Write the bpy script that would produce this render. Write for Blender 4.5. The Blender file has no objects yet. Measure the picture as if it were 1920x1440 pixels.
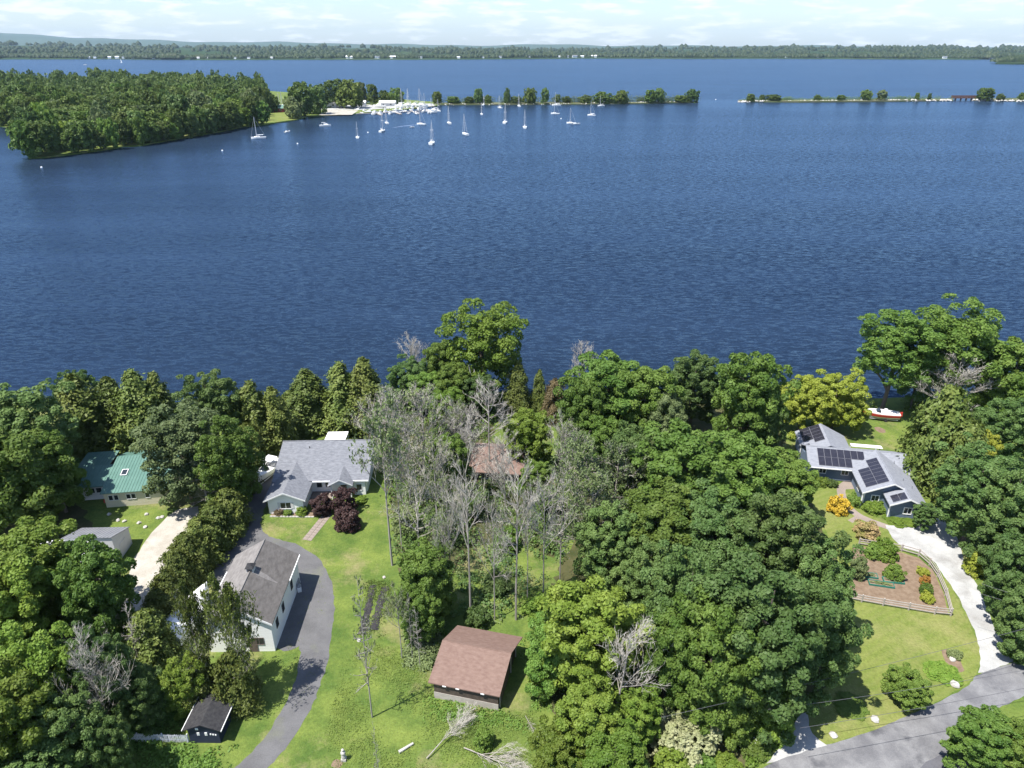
import bpy, math, random
import numpy as np
from mathutils import Vector, Matrix

R = math.radians
SC = bpy.context.scene
COL = SC.collection

# ---------------------------------------------------------------- camera
F_PX = 1332.0                       # focal length in pixels of the 1920 wide photograph
PITCH = math.atan(633 / F_PX)
CAM_H = 65.0
cd = bpy.data.cameras.new('camera')
cam = bpy.data.objects.new('camera', cd)
COL.objects.link(cam)
cam.location = (0, 0, CAM_H)
cam.rotation_euler = (math.pi / 2 - PITCH, 0, 0)
cd.sensor_fit = 'HORIZONTAL'
cd.sensor_width = 36
cd.lens = 36 * F_PX / 1920
cd.clip_start = 0.5
cd.clip_end = 90000
SC.camera = cam

# ---------------------------------------------------------------- sky and sun
SUN_EL, SUN_AZ = R(64.5), math.atan2(-.84, -.54)      # azimuth from +Y towards +X
world = bpy.data.worlds.new('World')
SC.world = world
world.use_nodes = True
nt = world.node_tree
nt.nodes.clear()
wo = nt.nodes.new('ShaderNodeOutputWorld')
bg = nt.nodes.new('ShaderNodeBackground')
bg.inputs['Strength'].default_value = 0.095
sky = nt.nodes.new('ShaderNodeTexSky')
sky.sky_type = 'NISHITA'
sky.sun_disc = False
sky.sun_elevation = SUN_EL
sky.sun_rotation = SUN_AZ
sky.altitude = 100
sky.air_density = 1.0
sky.dust_density = 0.7
sky.ozone_density = 2.0
tc = nt.nodes.new('ShaderNodeTexCoord')
mp = nt.nodes.new('ShaderNodeMapping')
mp.inputs['Scale'].default_value = (24, 24, 125)
mp.inputs['Location'].default_value = (3.1, 1.7, 0.4)
nz = nt.nodes.new('ShaderNodeTexNoise')
nz.inputs['Scale'].default_value = 1.0
nz.inputs['Detail'].default_value = 7
nz.inputs['Roughness'].default_value = 0.56
rp = nt.nodes.new('ShaderNodeValToRGB')
rp.color_ramp.elements[0].position = 0.49
rp.color_ramp.elements[0].color = (0.06, 0.06, 0.06, 1)
rp.color_ramp.elements[1].position = 0.63
rp.color_ramp.elements[1].color = (0.95, 0.95, 0.95, 1)
mx = nt.nodes.new('ShaderNodeMix')
mx.data_type = 'RGBA'
mx.inputs[7].default_value = (6.0, 6.05, 6.1, 1)
L = nt.links.new
L(tc.outputs['Generated'], mp.inputs['Vector'])
L(mp.outputs['Vector'], nz.inputs['Vector'])
L(nz.outputs['Fac'], rp.inputs['Fac'])
sx = nt.nodes.new('ShaderNodeSeparateXYZ')
L(tc.outputs['Generated'], sx.inputs[0])
cv_ = nt.nodes.new('ShaderNodeMapRange')      # cloud cover looks denser towards the horizon
cv_.inputs[1].default_value = 0.0
cv_.inputs[2].default_value = 0.30
cv_.inputs[3].default_value = 1.0
cv_.inputs[4].default_value = 0.22
L(sx.outputs[2], cv_.inputs[0])
cm_ = nt.nodes.new('ShaderNodeMath')
cm_.operation = 'MULTIPLY'
L(rp.outputs['Color'], cm_.inputs[0])
L(cv_.outputs[0], cm_.inputs[1])
L(cm_.outputs[0], mx.inputs[0])
tint = nt.nodes.new('ShaderNodeMix')
tint.data_type = 'RGBA'
tint.blend_type = 'MULTIPLY'
tint.inputs[0].default_value = 1.0
tint.inputs[7].default_value = (.87, .94, 1.05, 1)
L(sky.outputs['Color'], tint.inputs[6])
L(tint.outputs[2], mx.inputs[6])
L(mx.outputs[2], bg.inputs['Color'])
L(bg.outputs['Background'], wo.inputs['Surface'])

sd = bpy.data.lights.new('sun', 'SUN')
sd.energy = 4.2
sd.angle = R(0.5)
sd.color = (1.0, 0.955, 0.88)
sun = bpy.data.objects.new('sun', sd)
COL.objects.link(sun)
to_sun = Vector((math.sin(SUN_AZ) * math.cos(SUN_EL), math.cos(SUN_AZ) * math.cos(SUN_EL), math.sin(SUN_EL)))
sun.rotation_euler = to_sun.to_track_quat('Z', 'Y').to_euler()

vs = SC.view_settings
vs.view_transform = 'Standard'
vs.look = 'None'
vs.gamma = 1
vs.use_curve_mapping = False
vs.exposure = 1.08
cy = SC.cycles
cy.max_bounces = 5
cy.diffuse_bounces = 2
cy.glossy_bounces = 2
cy.transmission_bounces = 3
cy.volume_bounces = 0
cy.transparent_max_bounces = 4
cy.use_denoising = True
cy.sample_clamp_indirect = 4

# ---------------------------------------------------------------- helpers
_s, _c = math.sin(PITCH), math.cos(PITCH)


def G(px, py, z=0.0):
    """the place on the level plane z that the photograph shows at (px, py)"""
    u, v = (px - 960) / F_PX, (py - 720) / F_PX
    t = (CAM_H - z) / (_s + v * _c)
    return Vector((u * t, (_c - v * _s) * t, z))


def depth_of(x, y, z):
    return y * _c + (CAM_H - z) * _s


def row_of(y, z):
    d = CAM_H - z
    return 720 + F_PX * (d * _c - y * _s) / (y * _c + d * _s)


def solve_top(tx, ty, yb, mid=.55):
    """base point, height of a thing whose middle is on column tx, top on row ty and foot on row yb"""
    y = G(960, yb).y
    lo, hi = 0.0, 60.0
    for _ in range(40):
        m = (lo + hi) / 2
        if row_of(y, m) > ty:
            lo = m
        else:
            hi = m
    return Vector((G(tx, row_of(y, lo * mid), lo * mid).x, y, 0)), lo


def tag(o, label=None, cat=None, group=None, kind=None):
    if label:
        o['label'] = label
    if cat:
        o['category'] = cat
    if group:
        o['group'] = group
    if kind:
        o['kind'] = kind
    return o


def link(name, me, m=None, parent=None):
    o = bpy.data.objects.new(name, me)
    COL.objects.link(o)
    if parent:
        o.parent = parent
    if m is not None and not me.materials:
        me.materials.append(m)
    return o


def empty(name, loc, rz=0.0, label=None, cat=None, group=None):
    o = bpy.data.objects.new(name, None)
    COL.objects.link(o)
    o.location = loc
    o.rotation_euler = (0, 0, rz)
    o.empty_display_size = 0.2
    return tag(o, label, cat, group)


def kids(o):
    return list(o.children)


def copy_tree(o, parent=None):
    c = o.copy()
    COL.objects.link(c)
    c.parent = parent
    for ch in kids(o):
        copy_tree(ch, c)
    return c


class MB:
    """collects shapes and links them as one mesh object"""

    def __init__(self):
        self.v, self.f = [], []

    def add(self, vs_, fs):
        n = len(self.v)
        self.v += [tuple(p) for p in vs_]
        self.f += [tuple(i + n for i in q) for q in fs]
        return self

    def box(self, x0, x1, y0, y1, z0, z1):
        return self.add([(x0, y0, z0), (x1, y0, z0), (x1, y1, z0), (x0, y1, z0), (x0, y0, z1), (x1, y0, z1), (x1, y1, z1), (x0, y1, z1)],
                        [(0, 3, 2, 1), (4, 5, 6, 7), (0, 1, 5, 4), (1, 2, 6, 5), (2, 3, 7, 6), (3, 0, 4, 7)])

    def obox(self, o, a, n, a0, a1, z0, z1, n0, n1):
        """box in a wall frame: a along the wall, n outward"""
        o, a, n = Vector(o), Vector(a), Vector(n)
        z = Vector((0, 0, 1))
        P = lambda i, j, k: o + a * i + z * j + n * k
        return self.add([P(a0, z0, n0), P(a1, z0, n0), P(a1, z0, n1), P(a0, z0, n1), P(a0, z1, n0), P(a1, z1, n0), P(a1, z1, n1), P(a0, z1, n1)],
                        [(0, 3, 2, 1), (4, 5, 6, 7), (0, 1, 5, 4), (1, 2, 6, 5), (2, 3, 7, 6), (3, 0, 4, 7)])

    def slab(self, pts, t):
        """a flat polygon with thickness t below it"""
        n = len(pts)
        top = [Vector(p) for p in pts]
        bot = [p - Vector((0, 0, t)) for p in top]
        return self.add(top + bot, [tuple(range(n)), tuple(range(2 * n - 1, n - 1, -1))] + [(i, i + n, (i + 1) % n + n, (i + 1) % n) for i in range(n)])

    def prism(self, poly, z0, z1):
        """vertical prism over an xy polygon"""
        return self.slab([(p[0], p[1], z1) for p in poly], z1 - z0)

    def tube(self, pts, rs, sides=6, cap=True):
        pts = [Vector(p) for p in pts]
        if not hasattr(rs, '__len__'):
            rs = [rs] * len(pts)
        n0 = len(self.v)
        for i, p in enumerate(pts):
            d = (pts[min(i + 1, len(pts) - 1)] - pts[max(i - 1, 0)]).normalized()
            a = d.cross(Vector((0.31, 0.95, 0.05)))
            if a.length < 1e-3:
                a = d.cross(Vector((1, 0, 0)))
            a.normalize()
            b = d.cross(a)
            for k in range(sides):
                t = 2 * math.pi * k / sides
                self.v.append(tuple(p + (a * math.cos(t) + b * math.sin(t)) * rs[i]))
        for i in range(len(pts) - 1):
            for k in range(sides):
                k2 = (k + 1) % sides
                self.f.append((n0 + i * sides + k, n0 + i * sides + k2, n0 + (i + 1) * sides + k2, n0 + (i + 1) * sides + k))
        if cap:
            self.f.append(tuple(n0 + k for k in range(sides - 1, -1, -1)))
            e = n0 + (len(pts) - 1) * sides
            self.f.append(tuple(e + k for k in range(sides)))
        return self

    def lathe(self, prof, cx=0, cy=0, sides=10):
        n0 = len(self.v)
        for r, z in prof:
            for k in range(sides):
                t = 2 * math.pi * k / sides
                self.v.append((cx + r * math.cos(t), cy + r * math.sin(t), z))
        for i in range(len(prof) - 1):
            for k in range(sides):
                k2 = (k + 1) % sides
                self.f.append((n0 + i * sides + k, n0 + i * sides + k2, n0 + (i + 1) * sides + k2, n0 + (i + 1) * sides + k))
        self.f.append(tuple(n0 + k for k in range(sides - 1, -1, -1)))
        e = n0 + (len(prof) - 1) * sides
        self.f.append(tuple(e + k for k in range(sides)))
        return self

    def mesh(self, name, m=None, smooth=False):
        me = bpy.data.meshes.new(name)
        me.from_pydata(self.v, [], self.f)
        if m:
            me.materials.append(m)
        if smooth:
            me.shade_smooth()
        return me

    def build(self, name, m, parent=None, smooth=False):
        return link(name, self.mesh(name, m, smooth), None, parent)


def np_mesh(name, verts, loops, sizes, m):
    """fast mesh from numpy: verts (N,3), loops flat vertex ids, sizes per face"""
    me = bpy.data.meshes.new(name)
    me.vertices.add(len(verts))
    me.vertices.foreach_set('co', np.asarray(verts, dtype=np.float32).ravel())
    me.loops.add(len(loops))
    me.loops.foreach_set('vertex_index', np.asarray(loops, dtype=np.int32))
    sizes = np.asarray(sizes, dtype=np.int32)
    st = np.concatenate(([0], np.cumsum(sizes)[:-1])).astype(np.int32)
    me.polygons.add(len(sizes))
    me.polygons.foreach_set('loop_start', st)
    me.polygons.foreach_set('loop_total', sizes)
    me.update(calc_edges=True)
    if m:
        me.materials.append(m)
    return me


# ---------------------------------------------------------------- materials
def mat(name, col, rough=0.7, spec=0.3, var=None, scale=1.0, detail=4, bump=0.0, bscale=None, metal=0.0, stretch=None, coords='Object', noise_lo=.35, noise_hi=.65):
    """principled with an optional two-colour noise and a fine bump"""
    m = bpy.data.materials.new(name)
    m.use_nodes = True
    t = m.node_tree
    p = t.nodes['Principled BSDF']
    p.inputs['Base Color'].default_value = (*col, 1)
    p.inputs['Roughness'].default_value = rough
    p.inputs['Specular IOR Level'].default_value = spec
    p.inputs['Metallic'].default_value = metal
    if var or bump:
        tcn = t.nodes.new('ShaderNodeTexCoord')
        mpn = t.nodes.new('ShaderNodeMapping')
        if stretch:
            mpn.inputs['Scale'].default_value = stretch
        t.links.new(tcn.outputs[coords], mpn.inputs['Vector'])
    if var:
        n = t.nodes.new('ShaderNodeTexNoise')
        n.inputs['Scale'].default_value = scale
        n.inputs['Detail'].default_value = detail
        n.inputs['Roughness'].default_value = 0.62
        t.links.new(mpn.outputs['Vector'], n.inputs['Vector'])
        cr = t.nodes.new('ShaderNodeValToRGB')
        cr.color_ramp.elements[0].position = noise_lo
        cr.color_ramp.elements[1].position = noise_hi
        cr.color_ramp.elements[0].color = (*col, 1)
        cr.color_ramp.elements[1].color = (*var, 1)
        t.links.new(n.outputs['Fac'], cr.inputs['Fac'])
        t.links.new(cr.outputs['Color'], p.inputs['Base Color'])
    if bump:
        n2 = t.nodes.new('ShaderNodeTexNoise')
        n2.inputs['Scale'].default_value = bscale or scale * 6
        n2.inputs['Detail'].default_value = 3
        t.links.new(mpn.outputs['Vector'], n2.inputs['Vector'])
        b = t.nodes.new('ShaderNodeBump')
        b.inputs['Strength'].default_value = bump
        b.inputs['Distance'].default_value = 0.05
        t.links.new(n2.outputs['Fac'], b.inputs['Height'])
        t.links.new(b.outputs['Normal'], p.inputs['Normal'])
    return m


def leaf_mat(name, c1, c2, trans=0.25, rnd=0.5, scale=2.3):
    m = bpy.data.materials.new(name)
    m.use_nodes = True
    t = m.node_tree
    p = t.nodes['Principled BSDF']
    out = t.nodes['Material Output']
    p.inputs['Roughness'].default_value = 0.55
    p.inputs['Specular IOR Level'].default_value = 0.22
    tcn = t.nodes.new('ShaderNodeTexCoord')
    oi = t.nodes.new('ShaderNodeObjectInfo')
    n = t.nodes.new('ShaderNodeTexNoise')
    n.noise_dimensions = '4D'
    n.inputs['Scale'].default_value = scale
    n.inputs['Detail'].default_value = 5
    n.inputs['Roughness'].default_value = 0.7
    t.links.new(tcn.outputs['Object'], n.inputs['Vector'])
    w = t.nodes.new('ShaderNodeMath')
    w.operation = 'MULTIPLY'
    w.inputs[1].default_value = 37
    t.links.new(oi.outputs['Random'], w.inputs[0])
    t.links.new(w.outputs[0], n.inputs['W'])
    cr = t.nodes.new('ShaderNodeValToRGB')
    cr.color_ramp.elements[0].position = 0.34
    cr.color_ramp.elements[1].position = 0.66
    cr.color_ramp.elements[0].color = (*c1, 1)
    cr.color_ramp.elements[1].color = (*c2, 1)
    t.links.new(n.outputs['Fac'], cr.inputs['Fac'])
    hs = t.nodes.new('ShaderNodeHueSaturation')
    v = t.nodes.new('ShaderNodeMapRange')
    v.inputs[3].default_value = 1 - rnd * .5
    v.inputs[4].default_value = 1 + rnd * .5
    t.links.new(oi.outputs['Random'], v.inputs[0])
    t.links.new(v.outputs[0], hs.inputs['Value'])
    h2 = t.nodes.new('ShaderNodeMath')
    h2.operation = 'FRACT'
    w2 = t.nodes.new('ShaderNodeMath')
    w2.operation = 'MULTIPLY'
    w2.inputs[1].default_value = 13.7
    t.links.new(oi.outputs['Random'], w2.inputs[0])
    t.links.new(w2.outputs[0], h2.inputs[0])
    hr = t.nodes.new('ShaderNodeMapRange')
    hr.inputs[3].default_value = 0.493
    hr.inputs[4].default_value = 0.517
    t.links.new(h2.outputs[0], hr.inputs[0])
    t.links.new(hr.outputs[0], hs.inputs['Hue'])
    t.links.new(cr.outputs['Color'], hs.inputs['Color'])
    t.links.new(hs.outputs['Color'], p.inputs['Base Color'])
    tr = t.nodes.new('ShaderNodeBsdfTranslucent')
    t.links.new(hs.outputs['Color'], tr.inputs['Color'])
    mxs = t.nodes.new('ShaderNodeMixShader')
    mxs.inputs[0].default_value = trans
    t.links.new(p.outputs[0], mxs.inputs[1])
    t.links.new(tr.outputs[0], mxs.inputs[2])
    t.links.new(mxs.outputs[0], out.inputs['Surface'])
    return m


LEAF = {
    'maple': leaf_mat('maple_leaves', (.082, .148, .024), (.185, .265, .054), trans=.32),
    'dark': leaf_mat('dark_leaves', (.070, .128, .032), (.150, .215, .064), trans=.3),
    'bright': leaf_mat('bright_leaves', (.105, .175, .022), (.205, .275, .048), trans=.32),
    'lime': leaf_mat('lime_leaves', (.22, .255, .028), (.35, .375, .06), rnd=.1),
    'cedar': leaf_mat('cedar_sprays', (.076, .112, .022), (.165, .190, .046), trans=.2, scale=3),
    'grey': leaf_mat('thin_leaves', (.118, .158, .060), (.200, .238, .096)),
    'purple': leaf_mat('purple_leaves', (.046, .025, .026), (.088, .052, .046), rnd=.2),
    'yellow': leaf_mat('yellow_leaves', (.50, .36, .03), (.62, .46, .06), rnd=.1),
    'orange': leaf_mat('orange_leaves', (.30, .11, .03), (.36, .20, .05), rnd=.1),
    'blend': leaf_mat('yellow_pink_leaves', (.20, .23, .05), (.46, .33, .17), rnd=.1, scale=1.2),
    'cream': leaf_mat('cream_blossom', (.26, .28, .12), (.45, .44, .26), rnd=.1),
    'far': leaf_mat('far_leaves', (.066, .112, .022), (.150, .195, .046), trans=.3),
    'weed': leaf_mat('meadow_weeds', (.10, .148, .03), (.16, .205, .046), scale=.4),
    'rust': leaf_mat('rusty_leaves', (.12, .095, .05), (.19, .14, .075), rnd=.2),
}
M = {
    'bark': mat('bark', (.10, .085, .07), .9, .1, var=(.17, .15, .13), scale=3, stretch=(1, 1, .2)),
    'dead': mat('weathered_bark', (.25, .228, .20), .9, .1, var=(.38, .355, .32), scale=4),
    'twig': mat('grey_twigs', (.40, .372, .325), .9, .1, var=(.52, .49, .44), scale=2),
    'white_wall': mat('white_siding', (.90, .90, .89), .55, .3, var=(.86, .86, .85), scale=.8, bump=.25, bscale=5, stretch=(.05, .05, 1)),
    'trim': mat('white_trim', (.82, .82, .82), .5, .3, var=(.74, .74, .73), scale=2),
    'glass': mat('window_glass', (.02, .025, .03), .06, .6, var=(.035, .04, .05), scale=.7),
    'grey_shingle': mat('grey_shingles', (.135, .142, .16), .9, .15, var=(.205, .213, .235), scale=3.5, detail=6, bump=.5, bscale=9, stretch=(.45, 1, 1)),
    'lt_shingle': mat('pale_grey_shingles', (.20, .21, .24), .9, .15, var=(.265, .278, .31), scale=3.5, detail=6, bump=.5, bscale=9, stretch=(.5, 1, 1)),
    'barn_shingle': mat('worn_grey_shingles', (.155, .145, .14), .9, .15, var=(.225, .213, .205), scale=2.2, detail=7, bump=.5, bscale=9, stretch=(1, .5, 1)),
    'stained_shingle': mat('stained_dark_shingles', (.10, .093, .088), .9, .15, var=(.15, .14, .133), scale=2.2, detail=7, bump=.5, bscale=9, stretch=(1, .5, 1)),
    'red_shingle': mat('brown_red_shingles', (.160, .104, .086), .9, .15, var=(.212, .145, .120), scale=3.5, detail=7, bump=.5, bscale=9, stretch=(.5, 1, 1)),
    'black_shingle': mat('black_shingles', (.026, .026, .030), .85, .2, var=(.05, .05, .052), scale=3, detail=6, bump=.4, bscale=9),
    'green_metal': mat('green_metal', (.092, .182, .150), .42, .4, var=(.112, .21, .175), scale=.9),
    'grey_metal': mat('grey_metal', (.22, .225, .245), .45, .4, var=(.27, .275, .29), scale=.8),
    'cream_wall': mat('cream_siding', (.56, .51, .38), .6, .25, var=(.63, .58, .44), scale=.8, bump=.25, bscale=5, stretch=(.05, .05, 1)),
    'grey_wall': mat('pale_grey_wall', (.58, .58, .58), .6, .25, var=(.66, .66, .66), scale=.6),
    'tan_wall': mat('tan_grey_wall', (.38, .34, .30), .8, .2, var=(.45, .41, .37), scale=1.2, bump=.2, bscale=6),
    'brown_wall': mat('dark_brown_board', (.07, .055, .045), .8, .2, var=(.11, .085, .07), scale=1.5),
    'blue_wall': mat('slate_blue_siding', (.125, .165, .235), .6, .3, var=(.145, .19, .26), scale=.8),
    'navy_wall': mat('navy_boards', (.018, .024, .05), .6, .3, var=(.028, .035, .065), scale=2),
    'pebble_wall': mat('stucco', (.30, .24, .2), .8, .2, var=(.36, .3, .26), scale=2),
    'solar': mat('solar_cells', (.022, .022, .032), .18, .5, var=(.03, .03, .042), scale=2),
    'solar_frame': mat('solar_frame', (.16, .16, .18), .4, .5),
    'wood': mat('weathered_rails', (.33, .29, .26), .85, .2, var=(.46, .42, .39), scale=4, stretch=(.3, .3, 2)),
    'dark_wood': mat('dark_timber', (.10, .08, .07), .85, .2, var=(.16, .13, .11), scale=4),
    'picket': mat('white_pickets', (.74, .76, .80), .6, .3, var=(.60, .62, .66), scale=4),
    'gel': mat('white_gelcoat', (.80, .80, .78), .25, .5, var=(.72, .72, .70), scale=.7),
    'boat_dark': mat('dark_canvas', (.035, .05, .10), .7, .2, var=(.05, .07, .13), scale=2),
    'red': mat('red_paint', (.50, .035, .03), .35, .5, var=(.42, .04, .03), scale=2),
    'alu': mat('aluminium', (.55, .56, .58), .4, .5, metal=.3),
    'black': mat('black_rubber', (.03, .03, .032), .6, .3, var=(.05, .05, .05), scale=3),
    'stone': mat('grey_stone', (.36, .34, .31), .9, .2, var=(.50, .48, .44), scale=1.7, bump=.5, bscale=5),
    'white_stone': mat('pale_stone', (.38, .365, .34), .9, .2, var=(.50, .48, .45), scale=1.7, bump=.5, bscale=5),
    'soil': mat('bark_mulch', (.15, .105, .072), .95, .1, var=(.225, .168, .12), scale=1.5, detail=8, bump=.6, bscale=7),
    'mulch_dark': mat('black_mulch', (.028, .028, .032), .95, .1, var=(.065, .06, .06), scale=2, detail=8, bump=.6, bscale=7),
    'red_wall': mat('barn_red_boards', (.26, .05, .035), .8, .2, var=(.32, .07, .05), scale=1),
    'blue_paint': mat('blue_boards', (.05, .13, .40), .6, .3, var=(.07, .16, .44), scale=1),
    'rust_metal': mat('rusty_steel', (.10, .06, .055), .8, .2, var=(.16, .09, .08), scale=.6),
    'wire': mat('cable', (.10, .10, .11), .6, .2),
    'teal': mat('teal_edging', (.03, .16, .12), .6, .3),
}


def mixcol(t, fac, a, b):
    n = t.nodes.new('ShaderNodeMix')
    n.data_type = 'RGBA'
    if isinstance(fac, (int, float)):
        n.inputs[0].default_value = fac
    else:
        t.links.new(fac, n.inputs[0])
    for i, x in ((6, a), (7, b)):
        if isinstance(x, tuple):
            n.inputs[i].default_value = (*x, 1)
        else:
            t.links.new(x, n.inputs[i])
    return n.outputs[2]


def noise(t, vec, scale, detail=4, rough=.6, lo=.4, hi=.6):
    n = t.nodes.new('ShaderNodeTexNoise')
    n.inputs['Scale'].default_value = scale
    n.inputs['Detail'].default_value = detail
    n.inputs['Roughness'].default_value = rough
    t.links.new(vec, n.inputs['Vector'])
    r = t.nodes.new('ShaderNodeMapRange')
    r.inputs[1].default_value = lo
    r.inputs[2].default_value = hi
    t.links.new(n.outputs['Fac'], r.inputs[0])
    return r.outputs[0]


def mapped(t, scale=(1, 1, 1), rz=0.0):
    tcn = t.nodes.new('ShaderNodeTexCoord')
    m = t.nodes.new('ShaderNodeMapping')
    m.inputs['Scale'].default_value = scale
    m.inputs['Rotation'].default_value = (0, 0, rz)
    t.links.new(tcn.outputs['Object'], m.inputs['Vector'])
    return m.outputs['Vector']


def grass_mat(name, a, b, dry, stripe=0.0):
    m = bpy.data.materials.new(name)
    m.use_nodes = True
    t = m.node_tree
    p = t.nodes['Principled BSDF']
    p.inputs['Roughness'].default_value = .85
    p.inputs['Specular IOR Level'].default_value = .15
    v = mapped(t)
    c = mixcol(t, noise(t, v, .22, 6, .65, .36, .64), a, b)
    c = mixcol(t, noise(t, v, .085, 8, .72, .52, .68), c, dry)
    c2 = t.nodes.new('ShaderNodeHueSaturation')
    t.links.new(c, c2.inputs['Color'])
    r = t.nodes.new('ShaderNodeMapRange')
    r.inputs[3].default_value = .72
    r.inputs[4].default_value = 1.25
    t.links.new(noise(t, v, 2.6, 6, .75, .3, .7), r.inputs[0])
    t.links.new(r.outputs[0], c2.inputs['Value'])
    col = c2.outputs[0]
    if stripe:
        w = t.nodes.new('ShaderNodeTexWave')
        w.inputs['Scale'].default_value = .28
        w.inputs['Distortion'].default_value = 3.5
        w.inputs['Detail'].default_value = 2
        w.inputs['Detail Scale'].default_value = .5
        t.links.new(mapped(t, (1, 1, 1), R(62)), w.inputs['Vector'])
        f = t.nodes.new('ShaderNodeMath')
        f.operation = 'MULTIPLY'
        f.inputs[1].default_value = stripe
        t.links.new(w.outputs['Fac'], f.inputs[0])
        col = mixcol(t, f.outputs[0], col, dry)
    t.links.new(col, p.inputs['Base Color'])
    n2 = t.nodes.new('ShaderNodeTexNoise')
    n2.inputs['Scale'].default_value = 5
    n2.inputs['Detail'].default_value = 4
    t.links.new(v, n2.inputs['Vector'])
    bp = t.nodes.new('ShaderNodeBump')
    bp.inputs['Strength'].default_value = .7
    bp.inputs['Distance'].default_value = .12
    t.links.new(n2.outputs['Fac'], bp.inputs['Height'])
    t.links.new(bp.outputs['Normal'], p.inputs['Normal'])
    return m


GRASS = grass_mat('lawn_grass', (.066, .112, .022), (.145, .188, .040), (.235, .205, .10))
MOWN = grass_mat('mown_lawn', (.115, .155, .032), (.165, .195, .048), (.215, .215, .08), stripe=.22)
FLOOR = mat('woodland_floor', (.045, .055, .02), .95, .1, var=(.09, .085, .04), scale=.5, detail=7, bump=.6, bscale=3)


def asphalt(name, a, b, c_patch):
    m = bpy.data.materials.new(name)
    m.use_nodes = True
    t = m.node_tree
    p = t.nodes['Principled BSDF']
    p.inputs['Roughness'].default_value = .85
    p.inputs['Specular IOR Level'].default_value = .25
    v = mapped(t)
    c = mixcol(t, noise(t, v, .35, 6, .65, .38, .62), a, b)
    c = mixcol(t, noise(t, v, .16, 5, .6, .55, .66), c, c_patch)
    r = t.nodes.new('ShaderNodeMapRange')
    r.inputs[3].default_value = .82
    r.inputs[4].default_value = 1.18
    t.links.new(noise(t, v, 7, 5, .8, .3, .7), r.inputs[0])
    h = t.nodes.new('ShaderNodeHueSaturation')
    t.links.new(c, h.inputs['Color'])
    t.links.new(r.outputs[0], h.inputs['Value'])
    t.links.new(h.outputs[0], p.inputs['Base Color'])
    return m


ASPH = asphalt('old_asphalt', (.098, .097, .100), (.128, .127, .130), (.130, .134, .11))
ROADM = asphalt('road_asphalt', (.125, .125, .133), (.20, .20, .205), (.065, .066, .075))
GRAVW = asphalt('white_gravel', (.32, .32, .312), (.41, .41, .40), (.26, .255, .245))
GRAVT = asphalt('sandy_gravel', (.33, .305, .26), (.43, .405, .36), (.22, .21, .13))
PAVE = asphalt('paving_bricks', (.22, .18, .155), (.27, .225, .195), (.19, .16, .14))


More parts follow.
